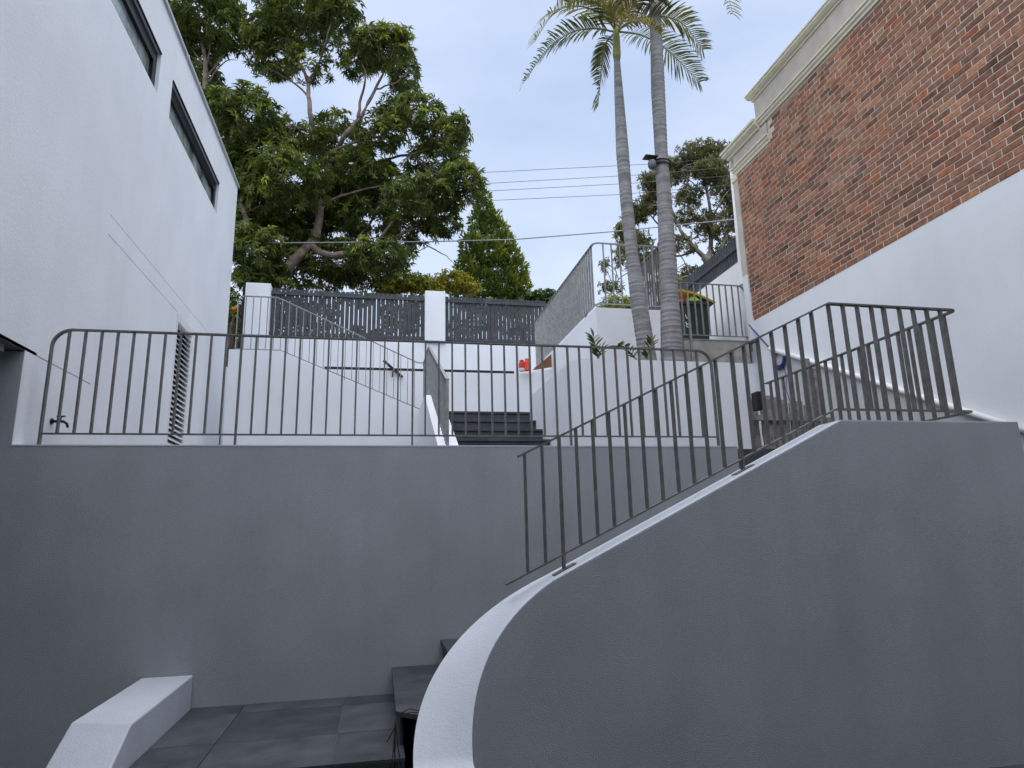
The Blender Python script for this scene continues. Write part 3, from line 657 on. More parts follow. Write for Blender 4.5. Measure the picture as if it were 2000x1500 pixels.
# --- front railing on the retaining wall
YR = 6.1; zt_, zb_ = 1.790, .884; xl, xr = -2.745, 3.395; rr = .155
f = thing('front_railing', 'long level steel railing on top of the grey retaining wall', 'railing', (.3, YR, .78))
path = [(xl, YR, .781)]+arc((xl+rr, YR, zt_-rr), (1, 0, 0), (0, 0, 1), rr, math.pi, math.pi/2, 9)+[(x_, YR, zt_) for x_ in np.linspace(-2, 2.8, 8)]+arc((xr-rr, YR, zt_-rr), (1, 0, 0), (0, 0, 1), rr, math.pi/2, 0, 9)+[(xr, YR, .781)]
MB().bar(path, .042, .014, (0, 1, 0)).build('top_rail', 'steel', f)
MB().bar([(xl+.008, YR, zb_), (xr-.008, YR, zb_)], .036, .012, (0, 1, 0)).build('bottom_rail', 'steel', f)
posts = [-1.219, .316, 1.841]
for x_ in posts: box(x_-.008, x_+.008, YR-.019, YR+.019, .781, zt_-.006).build('post', 'steel', f)
xs_ = [-2.622+.12736*k for k in range(48)]
xs_ = [x_ for x_ in xs_ if x_ < xr-.08 and min(abs(x_-p) for p in posts) > .05]
balusters(f, [(x_, YR, zb_+.005) for x_ in xs_], zt_-zb_-.010, 'x')
# --- stair railing: raking run, level run, then a return going away
YS_ = 4.372
f = thing('stair_railing', 'steel railing climbing the curved stair wall, with a level return', 'railing', (2.5, YS_, -.3))
tA, tB, bA, bB = Vector((.94, YS_, .492)), Vector((3.486, YS_, 1.706)), Vector((.837, YS_, -.338)), Vector((3.436, YS_, .851))
XRr, YRr = 4.70, 7.17; rc = .07
zt2, zb2 = 1.706, .851
def plan_path(z, a, corner_x):
    c_ = arc((corner_x-rc, YS_+rc, z), (1, 0, 0), (0, 1, 0), rc, -math.pi/2, 0, 6)
    return a+[(3.9, YS_, z), (4.3, YS_, z)]+c_+[(corner_x, y_, z) for y_ in (5, 6, YRr)]
MB().bar(plan_path(zt2, [tA, tB], XRr), .042, .014).build('top_rail', 'steel', f)
MB().bar(plan_path(zb2, [bA, bB], XRr), .042, .012).build('bottom_rail', 'steel', f)
slope_t = (tB.z-tA.z)/(tB.x-tA.x)
pts = []; postx = [1.232, 2.608]
for k in range(30):
    x_ = .985+.1235*k
    if x_ > 3.42: break
    if min(abs(x_-p) for p in postx) < .04: continue
    z0_ = min(zb2, bA.z+(bB.z-bA.z)*(x_-bA.x)/(bB.x-bA.x)); z1_ = min(zt2, tA.z+slope_t*(x_-tA.x))
    box(x_-BAL_W/2, x_+BAL_W/2, YS_-BAL_D/2, YS_+BAL_D/2, z0_+.004, z1_-.006).build('baluster', 'steel', f)
lev = [3.494+.1307*k for k in range(10)]
balusters(f, [(x_, YS_, zb2+.005) for x_ in lev if x_ < XRr-.05 and abs(x_-4.0) > .05], zt2-zb2-.01, 'x')
balusters(f, [(XRr, 4.50+.1285*k, zb2+.005) for k in range(21) if k not in (7, 14)], zt2-zb2-.01, 'y')
for x_ in postx:
    zf_ = ZF-K1*(XF-x_); top = tA.z+slope_t*(x_-tA.x)
    box(x_-.008, x_+.008, YS_-.02, YS_+.02, zf_+.002, top-.008).build('post', 'steel', f)
    dx, dz = .075, .075*K1
    MB().prism([(x_-dx, YS_-.035, zf_-dz+.001), (x_+dx, YS_-.035, zf_+dz+.001), (x_+dx, YS_+.035, zf_+dz+.001), (x_-dx, YS_+.035, zf_-dz+.001)], (0, 0, .008)).build('base_plate', 'steel', f)
box(4.0-.008, 4.0+.008, YS_-.02, YS_+.02, ZF+.001, zt2-.004).build('post', 'steel', f)
for k in (7, 14): box(XRr-.02, XRr+.02, 4.5+.1285*k-.008, 4.5+.1285*k+.008, .5, zt2-.004).build('post', 'steel', f)
# --- rear left railing on the cross flight
YL = 12.09
f = thing('rear_left_railing', 'pale steel railing dropping from the left landing to the rear steps', 'railing', (-.8, YL, 2.2))
T0, T1, T2 = at(478, 579, 'Y', YL), at(541, 581, 'Y', YL), at(815, 708, 'Y', YL)
B0, B1, B2 = at(468, 681, 'Y', YL), at(546, 684, 'Y', YL), at(820, 799, 'Y', YL)
T0.z = T1.z; B0.z = B1.z; B0.x = T0.x-.10
r_ = .13
pa = [(B0.x, YL, q0.z)]+arc((B0.x+r_, YL, T1.z-r_), (1, 0, 0), (0, 0, 1), r_, math.pi, math.pi/2, 7)+[T1, T1+(T2-T1)*.04+Vector((0, 0, .008)), T2, (T2.x+.06, YL, T2.z-.006), (T2.x+.13, YL, T2.z+.01)]
MB().bar(pa, .04, .013, (0, 1, 0)).build('top_rail', 'steel_light', f)
MB().bar([(B0.x, YL, B1.z), B1, B1+(B2-B1)*.04+Vector((0, 0, .006)), B2], .036, .012, (0, 1, 0)).build('bottom_rail', 'steel_light', f)
x_ = B0.x+.13; pts_l, pts_s = [], []
sb = (B2.z-B1.z)/(B2.x-B1.x); stp = (T2.z-T1.z)/(T2.x-T1.x)
k = 0
while x_ < B2.x-.02:
    zb = B1.z if x_ < B1.x else B1.z+sb*(x_-B1.x); zt0 = T1.z if x_ < T1.x else T1.z+stp*(x_-T1.x)
    low_ = zb-.10 if k in (6, 14) else zb
    box(x_-.006, x_+.006, YL-.016, YL+.016, low_, zt0-.004).build('post' if k in (6, 14) else 'baluster', 'steel_light', f)
    x_ += .127; k += 1
# --- railing on the rear stair wall, seen nearly end on
XY = .83
f = thing('rear_stair_railing', 'steel railing seen end on beside the rear steps', 'railing', (XY, 10, 1.2))
n0 = at(874, 741, 'X', XY); kk = at(838, 677, 'X', XY)
Yn0 = n0.y; slope_y = (kk.z-n0.z)/(kk.y-n0.y); DZ = .93
ye = YL-.03
MB().bar([(XY, Yn0, n0.z), (XY, kk.y, kk.z), (XY, ye, kk.z)], .042, .014, (1, 0, 0)).build('top_rail', 'steel_light', f)
MB().bar([(XY, Yn0, n0.z-DZ), (XY, kk.y, kk.z-DZ), (XY, ye, kk.z-DZ)], .036, .012, (1, 0, 0)).build('bottom_rail', 'steel_light', f)
y_ = Yn0+.008; k = 0
while y_ < ye:
    z1_ = n0.z+slope_y*(min(y_, kk.y)-Yn0); bot = z1_-DZ-(.22 if k in (0, 12) else 0)
    box(XY-.017, XY+.017, y_-.006, y_+.006, bot, z1_-.004).build('post' if k in (0, 12) else 'baluster', 'steel_light', f)
    if k in (0, 12): box(XY-.07, XY+.07, y_-.04, y_+.04, bot-.008, bot).build('base_plate', 'steel_light', f)
    y_ += .128; k += 1
# --- railing round the raised terrace
f = thing('raised_terrace_railing', 'pale steel railing round the raised terrace behind the palms', 'railing', (XK+.05, YB+.05, ZK))
zt3, zb3 = at(1165, 474, 'Y', YB+.04).z, at(1165, 592, 'Y', YB+.04).z
xk, yk = XK+.05, YB+.05
def round_path(z):
    return [(xk, y_, z) for y_ in (14.35, 13, 11.5, 10.6)]+arc((xk+.08, yk+.08, z), (1, 0, 0), (0, 1, 0), .08, math.pi, 1.5*math.pi, 6)+[(x_, yk, z) for x_ in (4.2, 4.5, 4.85)]
MB().bar(round_path(zt3), .042, .014).build('top_rail', 'steel_light', f)
MB().bar(round_path(zb3), .036, .012).build('bottom_rail', 'steel_light', f)
balusters(f, [(xk, yk+.17+.128*k, zb3+.004) for k in range(33)], zt3-zb3-.008, 'y', 'steel_light')
balusters(f, [(xk+.16+.147*k, yk, zb3+.004) for k in range(8)], zt3-zb3-.008, 'x', 'steel_light')
for y_ in (10.5, 12.6): box(xk-.018, xk+.018, y_-.007, y_+.007, ZK, zb3).build('post', 'steel_light', f)
# --- gate on the raised terrace
f = thing('terrace_gate', 'steel bar gate with black hinges between the palm trunks', 'gate', (4.95, 10.7, ZK))
ga = at(1253, 517, 'X', 4.98); gb_ = at(1288, 478, 'X', 4.98)
y0g, y1g = min(ga.y, gb_.y), max(ga.y, gb_.y); zg = (ga.z+gb_.z)/2
for z in (zg, ZK+.08): MB().bar([(4.98, y0g, z), (4.98, y1g, z)], .042, .03, (1, 0, 0)).build('rail', 'steel', f)
for y_ in np.linspace(y0g+.01, y1g-.01, 9): box(4.965, 4.995, y_-.012, y_+.012, ZK+.09, zg-.01).build('bar', 'steel', f)
for z in (zg-.05, ZK+.06): box(4.93, 5.0, y0g-.10, y0g-.005, z-.09, z+.09).build('hinge', 'black', f, bevel=.01)
# --- bin bay railing
f = thing('bin_bay_railing', 'small steel railing in front of the green bin', 'railing', (5.8, YQ+.05, ZQ))
yq = YQ+.05; zt4, zb4 = at(1400, 556, 'Y', yq).z, at(1400, 656, 'Y', yq).z
xl4, xr4 = at(1310, 600, 'Y', yq).x, at(1457, 600, 'Y', yq).x; r4 = .13
MB().bar([(xl4, yq, zt4), (5.8, yq, zt4)]+arc((xr4-r4, yq, zt4-r4), (1, 0, 0), (0, 0, 1), r4, math.pi/2, 0, 7)+[(xr4, yq, 2.55)], .036, .013, (0, 1, 0)).build('top_rail', 'steel_light', f)
MB().bar([(xl4, yq, zb4), (xr4-.007, yq, zb4)], .034, .012, (0, 1, 0)).build('bottom_rail', 'steel_light', f)
balusters(f, [(xr4-.125*(k+1), yq, zb4+.004) for k in range(int((xr4-xl4)/.125))], zt4-zb4-.008, 'x', 'steel_light')
box(bl+.10, bl+.14, yq-.09, yq-.066, 2.5, zt4-.3).build('post', 'steel_light', f)

# ================================================================== VEGETATION
def leaf_mesh(name, m, base, dirs, nrm, length, width, tone, org, fold=.25, bend=.25):
    """many single leaves as one mesh: base (N,3), dirs unit (N,3), nrm unit (N,3)"""
    N_ = len(base); L_ = np.asarray(length).reshape(-1, 1)*np.ones((N_, 1)); W_ = np.asarray(width).reshape(-1, 1)*np.ones((N_, 1))
    side = np.cross(dirs, nrm); side /= np.linalg.norm(side, axis=1, keepdims=True)+1e-9
    mid = base+dirs*L_*.45+nrm*L_*.04; tip = base+dirs*L_-nrm*L_*bend
    v = np.empty((N_, 4, 3), np.float32)
    v[:, 0] = base; v[:, 1] = mid+side*W_*.5+nrm*W_*fold; v[:, 2] = tip; v[:, 3] = mid-side*W_*.5+nrm*W_*fold
    v = v.reshape(-1, 3)-np.array(org, np.float32)
    me = bpy.data.meshes.new(name); me.vertices.add(N_*4); me.vertices.foreach_set('co', v.ravel())
    idx = (np.arange(N_, dtype=np.int32)[:, None]*4+np.array([0, 1, 2, 0, 2, 3], np.int32)).ravel()
    me.loops.add(N_*6); me.loops.foreach_set('vertex_index', idx)
    me.polygons.add(N_*2); me.polygons.foreach_set('loop_start', np.arange(0, N_*6, 3, dtype=np.int32))
    me.update(calc_edges=True); me.validate()
    a = me.color_attributes.new('tone', 'FLOAT_COLOR', 'CORNER')
    t_ = np.ones((N_, 6, 4), np.float32); t_[:, :, :3] = np.asarray(tone, np.float32).reshape(N_, 1, -1)
    a.data.foreach_set('color', t_.ravel()); me.materials.append(M[m])
    return me
def leaf_obj(name, me, parent, org, stuff=True):
    o = bpy.data.objects.new(name, me); COL.objects.link(o); o.parent = parent; o.location = Vector(org)-WL[parent]; WL[o] = Vector(org)
    if stuff: o['kind'] = 'stuff'
    return o
def unit(a): return a/(np.linalg.norm(a, axis=-1, keepdims=True)+1e-9)
def lobe_points(lobes, Y, spread, dens, shell=.45):
    """lobes (px,py,rx,ry[,dy[,density]]) measured in the photo -> points in ellipsoids at their real distance, with outward directions"""
    P, D = [], []
    for l in lobes:
        px, py, rx, ry = l[:4]; dy = l[4] if len(l) > 4 else RNG.uniform(-1, 1)*spread; k = l[5] if len(l) > 5 else 1
        c = np.array(at(px, py, 'Y', Y+dy)); s = (Y+dy)*1.05/FPX
        ax = np.array([rx*s, (rx+ry)*.5*s*1.1, ry*s]); n_ = int(dens*k*rx*ry/1000)
        d = unit(RNG.normal(size=(n_, 3))); r = (shell+(1-shell)*RNG.random((n_, 1)))**.7*RNG.uniform(.85, 1.12, (n_, 1))
        P.append(c+d*r*ax); D.append(unit(d/ax))
    return np.vstack(P), np.vstack(D)
def rosettes(P, D, nl, length, width, up=.8, spread=(55, 105), jit=.35):
    N_ = len(P); ax = unit(D*.6+np.array([0, 0, up])+RNG.normal(size=D.shape)*jit)
    ref = unit(np.cross(ax, RNG.normal(size=ax.shape))); r2 = np.cross(ax, ref)
    a = (np.arange(nl)*2.399)[None, :]+RNG.uniform(0, 6.28, (N_, 1)); el = np.radians(RNG.uniform(*spread, (N_, nl)))
    radial = ref[:, None]*np.cos(a)[..., None]+r2[:, None]*np.sin(a)[..., None]
    dirs = unit(ax[:, None]*np.cos(el)[..., None]+radial*np.sin(el)[..., None]+np.array([0, 0, -.15]))
    nrm = unit(ax[:, None]*np.sin(el)[..., None]-radial*np.cos(el)[..., None])
    base = (P[:, None]+ax[:, None]*RNG.uniform(-.03, .05, (N_, nl))[..., None]).reshape(-1, 3)
    L_ = (length*RNG.uniform(.65, 1.15, (N_, nl))).reshape(-1)
    return base, dirs.reshape(-1, 3), nrm.reshape(-1, 3), L_, width*RNG.uniform(.8, 1.2, len(L_))
def limb(mb, pts, r0, r1, Y, n=9, dys=None):
    P = [at(p[0], p[1], 'Y', Y+(p[2] if len(p) > 2 else 0)) for p in pts]
    out = []
    for i in range(len(P)-1):                      # Catmull-Rom
        a, b, c, d = P[max(i-1, 0)], P[i], P[i+1], P[min(i+2, len(P)-1)]
        for k in range(4):
            t_ = k/4; out.append(.5*((2*b)+(c-a)*t_+(2*a-5*b+4*c-d)*t_**2+(3*b-a-3*c+d)*t_**3)+Vector(RNG.normal(size=3)*.012))
    out.append(P[-1]); m_ = len(out)
    mb.tube(out, [r0+(r1-r0)*i/(m_-1) for i in range(m_)], n); return mb
def twigs(mb, P, k, r, Y, root):
    for i in range(k):
        a = Vector(P[RNG.integers(len(P))]); b = root(a)
        m_ = (a+b)/2+Vector(RNG.normal(size=3)*.12); mb.tube([b, m_, a], [r, r*.7, r*.25], 5)

# ---- broad-leaved street tree
YT = 17.2
base = at(470, 640, 'Y', YT); base.z = ZST
tree = thing('broadleaf_tree', 'large spreading tree with whorled glossy leaves behind the slat fence', 'tree', base)
tr = MB(); b0 = (base.x, YT, ZST)
limb(tr, [(462, 640), (500, 568), (556, 530), (585, 498), (606, 478), (619, 452), (624, 410)], .17, .105, YT, 12)
tr.build('trunk', 'bark', tree, smooth=True)
br = MB()
for pts, r0, r1 in [
    ([(624, 415), (630, 370), (641, 330), (655, 300), (675, 262), (700, 235)], .10, .06),
    ([(622, 420), (616, 360), (612, 300), (608, 245), (604, 200), (600, 150)], .11, .05),
    ([(600, 155), (580, 115), (560, 85), (545, 50)], .05, .015), ([(602, 160), (625, 120), (640, 70), (650, 30)], .045, .012), ([(604, 190), (570, 160), (520, 130)], .035, .01),
    ([(698, 240), (725, 190), (745, 150), (765, 110)], .06, .02), ([(700, 235), (705, 190), (715, 150), (700, 110)], .05, .015), ([(735, 175), (775, 160), (800, 140)], .03, .01),
    ([(608, 478), (640, 498), (690, 492), (735, 476), (790, 455), (840, 430)], .10, .03),
    ([(735, 476), (770, 430), (800, 400), (850, 370)], .05, .015), ([(700, 490), (705, 460), (720, 440), (740, 405)], .06, .03),
    ([(626, 400), (600, 360), (578, 330), (560, 290)], .05, .02), ([(560, 292), (585, 265), (600, 255)], .02, .008),
    ([(630, 400), (680, 378), (730, 366), (770, 358)], .045, .012), ([(640, 335), (720, 320), (800, 300), (870, 285)], .06, .015),
    ([(800, 300), (840, 330), (900, 350), (935, 360)], .03, .008), ([(560, 530), (500, 470), (470, 400), (450, 330)], .11, .04), ([(450, 330), (440, 270), (450, 230)], .04, .012),
    ([(790, 455), (850, 488), (872, 500), (888, 516)], .022, .006), ([(640, 300), (700, 275), (760, 265)], .05, .015), ([(500, 480), (480, 520), (470, 545)], .06, .03)]:
    limb(br, [(p[0], p[1], RNG.uniform(-.5, .5) if i else 0) for i, p in enumerate(pts)], r0, r1, YT, 8)
LB = [(590,40,95,55),(540,105,62,50),(655,25,62,42),(590,5,100,40),(600,125,55,35,0,.45),(700,120,45,38),(745,95,68,40),(790,140,38,48),(760,70,50,25),(520,60,45,45),
 (480,225,75,55),(440,270,50,50),(430,215,40,45),(525,290,65,42),(600,268,60,36),(665,285,66,42),(655,235,30,28,0,.5),(745,262,55,36),(815,222,62,38),(770,215,40,26),(885,262,40,42),(850,312,68,36),(905,352,50,36),(860,265,40,30,0,.6),
 (560,352,85,62),(495,392,66,75),(700,338,78,46),(760,366,85,42),(820,378,70,40),(640,395,55,52,.9),(725,425,78,38,.6,.8),(500,486,56,48),(555,462,55,48,.6),(650,508,88,36,.7),(740,500,66,36),(800,438,66,36,.3,.8),(862,428,46,36,0,.75),
 (498,540,46,22),(600,540,90,26,1.0),(700,535,70,24,.8),(470,340,45,60),(480,440,40,50),(560,410,60,50,1.2),(690,380,70,45,1.3),(600,440,50,45,1.4),(660,455,60,35,1.3),(780,480,50,22,.3,.7),(870,385,50,28),(920,385,26,26,0,.6),(525,525,40,26,-.9,.6),(515,550,48,18,-.9),(440,330,30,40)]
P, D = lobe_points([(l[0], l[1], l[2]*1.0, l[3]*.95, *l[4:]) for l in LB], YT, 1.2, 56)
root_pts = np.array([v for v in br.v]); 
def near_root(a):
    d_ = np.linalg.norm(root_pts-np.array(a), axis=1)+RNG.uniform(0, .5, len(root_pts)); return Vector(root_pts[int(np.argmin(d_))])
twigs(br, P, 260, .014, YT, near_root)
br.build('branches', 'bark', tree, smooth=True)
bs, dr, nr, L_, W_ = rosettes(P, D, 13, .215, .036)
tn = np.repeat(RNG.uniform(.45, 1.25, len(P)), 13)*RNG.uniform(.75, 1.25, len(L_)); fresh_lit = np.repeat((RNG.random(len(P)) < .18) | ((D[:, 2] > .75) & (RNG.random(len(P)) < .35)), 13)
col_ = np.stack([tn*np.where(fresh_lit, 1.95, 1), tn*np.where(fresh_lit, 1.75, 1), tn*np.where(fresh_lit, 1.1, 1)], 1)  # random fresh rosettes, plus lit highlights painted onto upward cluster tops
leaf_obj('crown', leaf_mesh('crown', 'leaf', bs, dr, nr, L_, W_, col_, base), tree, base)
# ---- second tree further left
Y2 = 18.5; base = at(395, 560, 'Y', Y2); base.z = ZST
tree = thing('background_tree', 'second leafy tree rising behind the white house roof edge', 'tree', base)
tr = MB(); limb(tr, [(385, 640), (400, 420), (405, 300), (400, 200), (402, 120), (385, 60)], .16, .04, Y2, 10); tr.build('trunk', 'bark', tree, smooth=True)
br = MB()
for pts in ([(403, 150), (430, 115), (455, 90)], [(402, 130), (370, 90), (350, 40)], [(402, 165), (440, 120), (462, 118)], [(400, 250), (360, 200), (345, 150)], [(402, 140), (415, 60), (430, 10)]): limb(br, pts, .03, .006, Y2, 6)
br.build('branches', 'bark', tree, smooth=True)
P, D = lobe_points([(395,30,85,50),(440,60,45,45),(345,60,45,60),(385,150,50,48),(420,190,30,30,0,.5),(360,0,80,40),(350,190,40,60),(440,10,40,30),(400,95,40,35)], Y2, 1.0, 32)
bs, dr, nr, L_, W_ = rosettes(P, D, 12, .25, .06)
tn = np.repeat(RNG.uniform(.6, 1.15, len(P)), 12); leaf_obj('crown', leaf_mesh('crown', 'leaf', bs, dr, nr, L_, W_, np.stack([tn, tn, tn], 1), base), tree, base)
# ---- conifer
YCF = 22.0; base = at(965, 620, 'Y', YCF); base.z = ZST
tree = thing('conifer', 'dense dark green conical conifer beyond the fence', 'tree', base)
apex = at(948, 376, 'Y', YCF); hgt = apex.z-ZST; rad = 1.62
MB().tube([base, base+Vector((-.1, 0, hgt*.5)), apex-Vector((0, 0, .2))], [.16, .10, .02], 8).build('trunk', 'bark', tree, smooth=True)
LC = [(948,390,11,16),(946,412,20,22),(958,430,24,22),(934,436,18,24),(968,452,26,24),(940,462,28,26),(982,476,24,26),(920,482,24,28),(955,492,34,28),(992,504,26,28),(930,516,32,28),(972,524,36,28),(1008,532,24,30),(910,532,22,34),(940,552,36,30),(985,558,38,30),(1016,566,22,34),(905,572,24,30),(955,585,50,30),(1005,590,36,28)]
P, D = lobe_points([(a_, b_, c_, d_, RNG.uniform(-.25, .25)) for a_, b_, c_, d_ in LC], YCF, 0, 900, .55)
NC = len(P); dr = unit(D+np.array([0, 0, .7])+RNG.normal(0, .35, (NC, 3))); nr = unit(np.cross(dr, RNG.normal(size=(NC, 3))))
tn = RNG.uniform(.55, 1.25, NC); lit_side = (D[:, 0] > .35) & (RNG.random(NC) < .75)  # right-facing sprays yellower and brighter: side light painted into the tone
leaf_obj('crown', leaf_mesh('crown', 'leaf_con', P, dr, nr, RNG.uniform(.10, .20, NC), .07, np.stack([tn*np.where(lit_side, 3.0, 1.3), tn*np.where(lit_side, 2.3, 1.25), tn], 1), base, bend=.05), tree, base)
# ---- shrubs along the street side of the fence
def shrub(name, label, lobes, Y, m, dens, ll, ww, tone=(1, 1, 1), group=None):
    l0 = lobes[0]; b_ = at(l0[0], l0[1], 'Y', Y); b_.z = ZST
    s_ = thing(name, label, 'shrub', b_, group); P, D = lobe_points(lobes, Y, .4, dens, .3)
    nl = 6; bs, dr, nr, L_, W_ = rosettes(P, D, nl, ll, ww, up=.5)
    tn = RNG.uniform(.6, 1.25, len(L_)); leaf_obj('foliage', leaf_mesh('foliage', m, bs, dr, nr, L_, W_, np.stack([tn*tone[0], tn*tone[1], tn*tone[2]], 1), b_), s_, b_)
    st_ = MB()
    for k in range(7):
        p = Vector(P[RNG.integers(len(P))]); st_.tube([b_, (b_+p)/2+Vector((RNG.normal()*.1, 0, .1)), p], [.03, .02, .008], 5)
    st_.build('stems', 'bark', s_); return s_
shrub('yellow_shrub', 'yellow green shrub above the long slat fence panel', [(785, 550, 44, 24), (758, 562, 34, 22), (818, 556, 34, 20)], 18.2, 'leaf_yel', 330, .10, .045)
shrub('yellow_shrub', 'golden shrub above the slat fence beside the middle pillar', [(885, 550, 40, 22), (912, 562, 30, 16), (852, 560, 28, 18)], 18.6, 'leaf_yel', 330, .10, .045, (1.15, 1.05, 1))
shrub('green_hedge', 'low dark green hedge above the right end of the slat fence', [(1060, 580, 36, 14), (1035, 590, 30, 14), (1090, 585, 30, 14)], 21, 'leaf_con', 330, .12, .06)
shrub('terrace_shrub', 'yellowish shrub behind the raised terrace railing', [(1205, 592, 34, 20), (1235, 596, 24, 16), (1185, 604, 24, 12)], 17.5, 'leaf_yel', 250, .09, .035, (.85, .9, 1))
shrub('gap_shrub', 'dark green shrub in the gap between house and left pillar', [(462, 640, 22, 40), (452, 600, 18, 40)], 16.2, 'leaf', 120, .12, .05)
shrub('flowering_shrub', 'small orange flowering shrub in the gap beside the house corner', [(455, 592, 4, 7), (459, 606, 3, 6)], 15.6, 'yellow', 900, .06, .04)
s_ = shrub('fence_undergrowth', 'dark undergrowth seen through the long slat fence panel', [(570, 610, 50, 45), (625, 625, 40, 36), (775, 620, 45, 32), (810, 610, 28, 30), (720, 655, 50, 14), (680, 585, 60, 14)], 17.0, 'leaf', 55, .16, .06)
shrub('fence_undergrowth', 'dense dark undergrowth seen through the shorter slat fence panel', [(930, 620, 55, 42), (1010, 625, 55, 40), (885, 640, 25, 25)], 17.0, 'leaf', 24, .16, .06)
# ---- gum tree at the right
YG = 25.0; base = at(1410, 620, 'Y', YG); base.z = ZST
tree = thing('gum_tree', 'airy gum tree with bare limbs behind the brick building corner', 'tree', base)
tr = MB(); limb(tr, [(1415, 660), (1410, 580), (1395, 530), (1375, 500)], .30, .20, YG, 10); tr.build('trunk', 'bark_grey', tree, smooth=True)
br = MB()
for pts, r0 in [([(1378, 505), (1345, 470), (1325, 440), (1310, 400), (1305, 360)], .12), ([(1385, 515), (1390, 450), (1385, 400), (1375, 350), (1370, 310)], .12), ([(1392, 525), (1415, 470), (1425, 420), (1420, 360), (1415, 320)], .12),
    ([(1345, 470), (1300, 450), (1270, 420), (1255, 400)], .06), ([(1360, 490), (1320, 500), (1290, 495), (1250, 470)], .06), ([(1388, 450), (1350, 410), (1340, 370), (1345, 330)], .06),
    ([(1390, 430), (1410, 390), (1440, 350)], .05), ([(1330, 500), (1345, 530), (1340, 560)], .03), ([(1325, 440), (1290, 400), (1270, 380)], .04), ([(1375, 380), (1345, 350), (1330, 330)], .035), ([(1300, 490), (1250, 520), (1215, 540), (1195, 560)], .04), ([(1400, 470), (1380, 430), (1360, 400)], .05)]:
    limb(br, [(p[0], p[1], RNG.uniform(-.8, .8) if i else 0) for i, p in enumerate(pts)], r0, .012, YG, 7)
LG = [(1370,300,62,22),(1425,300,34,26),(1320,332,52,28),(1280,352,40,24),(1275,395,36,30,0,.8),(1245,415,30,26),(1240,470,40,26,0,.7),(1215,450,22,26,0,.6),(1390,335,48,30),(1345,385,40,26,0,.6),(1420,370,40,40,0,.7),(1390,440,46,40,0,.6),(1340,425,34,24,0,.5),
  (1330,480,40,22,0,.5),(1265,510,46,36,0,.55),(1215,500,20,30,0,.5),(1195,560,30,14,0,.5),(1350,540,50,22,0,.5),(1420,500,40,46,0,.6),(1180,520,12,20,0,.4),(1450,420,40,60,0,.7),(1300,560,50,24,0,.6),(1390,565,40,20,0,.6)]
P, D = lobe_points([(*l[:5], l[5]*.9) if len(l) > 5 else l for l in LG], YG, 1.8, 210, .2)
root_pts = np.array(br.v); twigs(br, P, 420, .022, YG, near_root)
br.build('branches', 'bark_grey', tree, smooth=True)
bs, dr, nr, L_, W_ = rosettes(P, D, 9, .19, .042, up=.2, spread=(40, 120), jit=.7)
tn = RNG.uniform(.6, 1.2, len(L_)); yl = np.repeat(RNG.random(len(P)) < .16, 9)
leaf_obj('crown', leaf_mesh('crown', 'leaf_gum', bs, dr, nr, L_, W_, np.stack([tn*np.where(yl, 1.9, 1), tn*np.where(yl, 1.6, 1), tn], 1), base), tree, base)

# ---- palms
def palm_trunk(rows, Y, parent, top=None):
    """rows of (py, left px, right px) down the trunk"""
    C, Rr = [], []
    for py, l, r in rows:
        c = at((l+r)/2, py, 'Y', Y); C.append(c); Rr.append((r-l)/2*c.dot(cF)/FPX)
    C2 = C[:]; R2 = Rr[:]
    if top: C2 += [Vector(top[0])]; R2 += [top[1]]
    zs_ = [c.z for c in C2]; mb = MB(); rings = []; z = zs_[0]-.35; n_ = 20
    k = 0
    while z < zs_[-1]:
        x = np.interp(z, zs_, [c.x for c in C2]); r = np.interp(z, zs_, R2)
        if z < zs_[0]: x = C2[0].x+(C2[0].x-C2[1].x)/(zs_[1]-zs_[0])*(zs_[0]-z); r = R2[0]*1.04
        for dz, f in ((0, 1.010), (.010, 1.018), (.018, .992), (.05, .986)):
            w = RNG.normal(0, .006, n_)
            rings.append([(x+r*(f+w[q]*(.6 if f > 1 else .3))*math.cos(6.2832*q/n_), Y+r*f*math.sin(6.2832*q/n_), z+dz+.006*math.sin(6.2832*q/n_+k*.7)) for q in range(n_)])
        z += RNG.uniform(.060, .085); k += 1
    mb.loft(rings); mb.build('trunk', 'trunk_palm', parent, smooth=True)
    return C
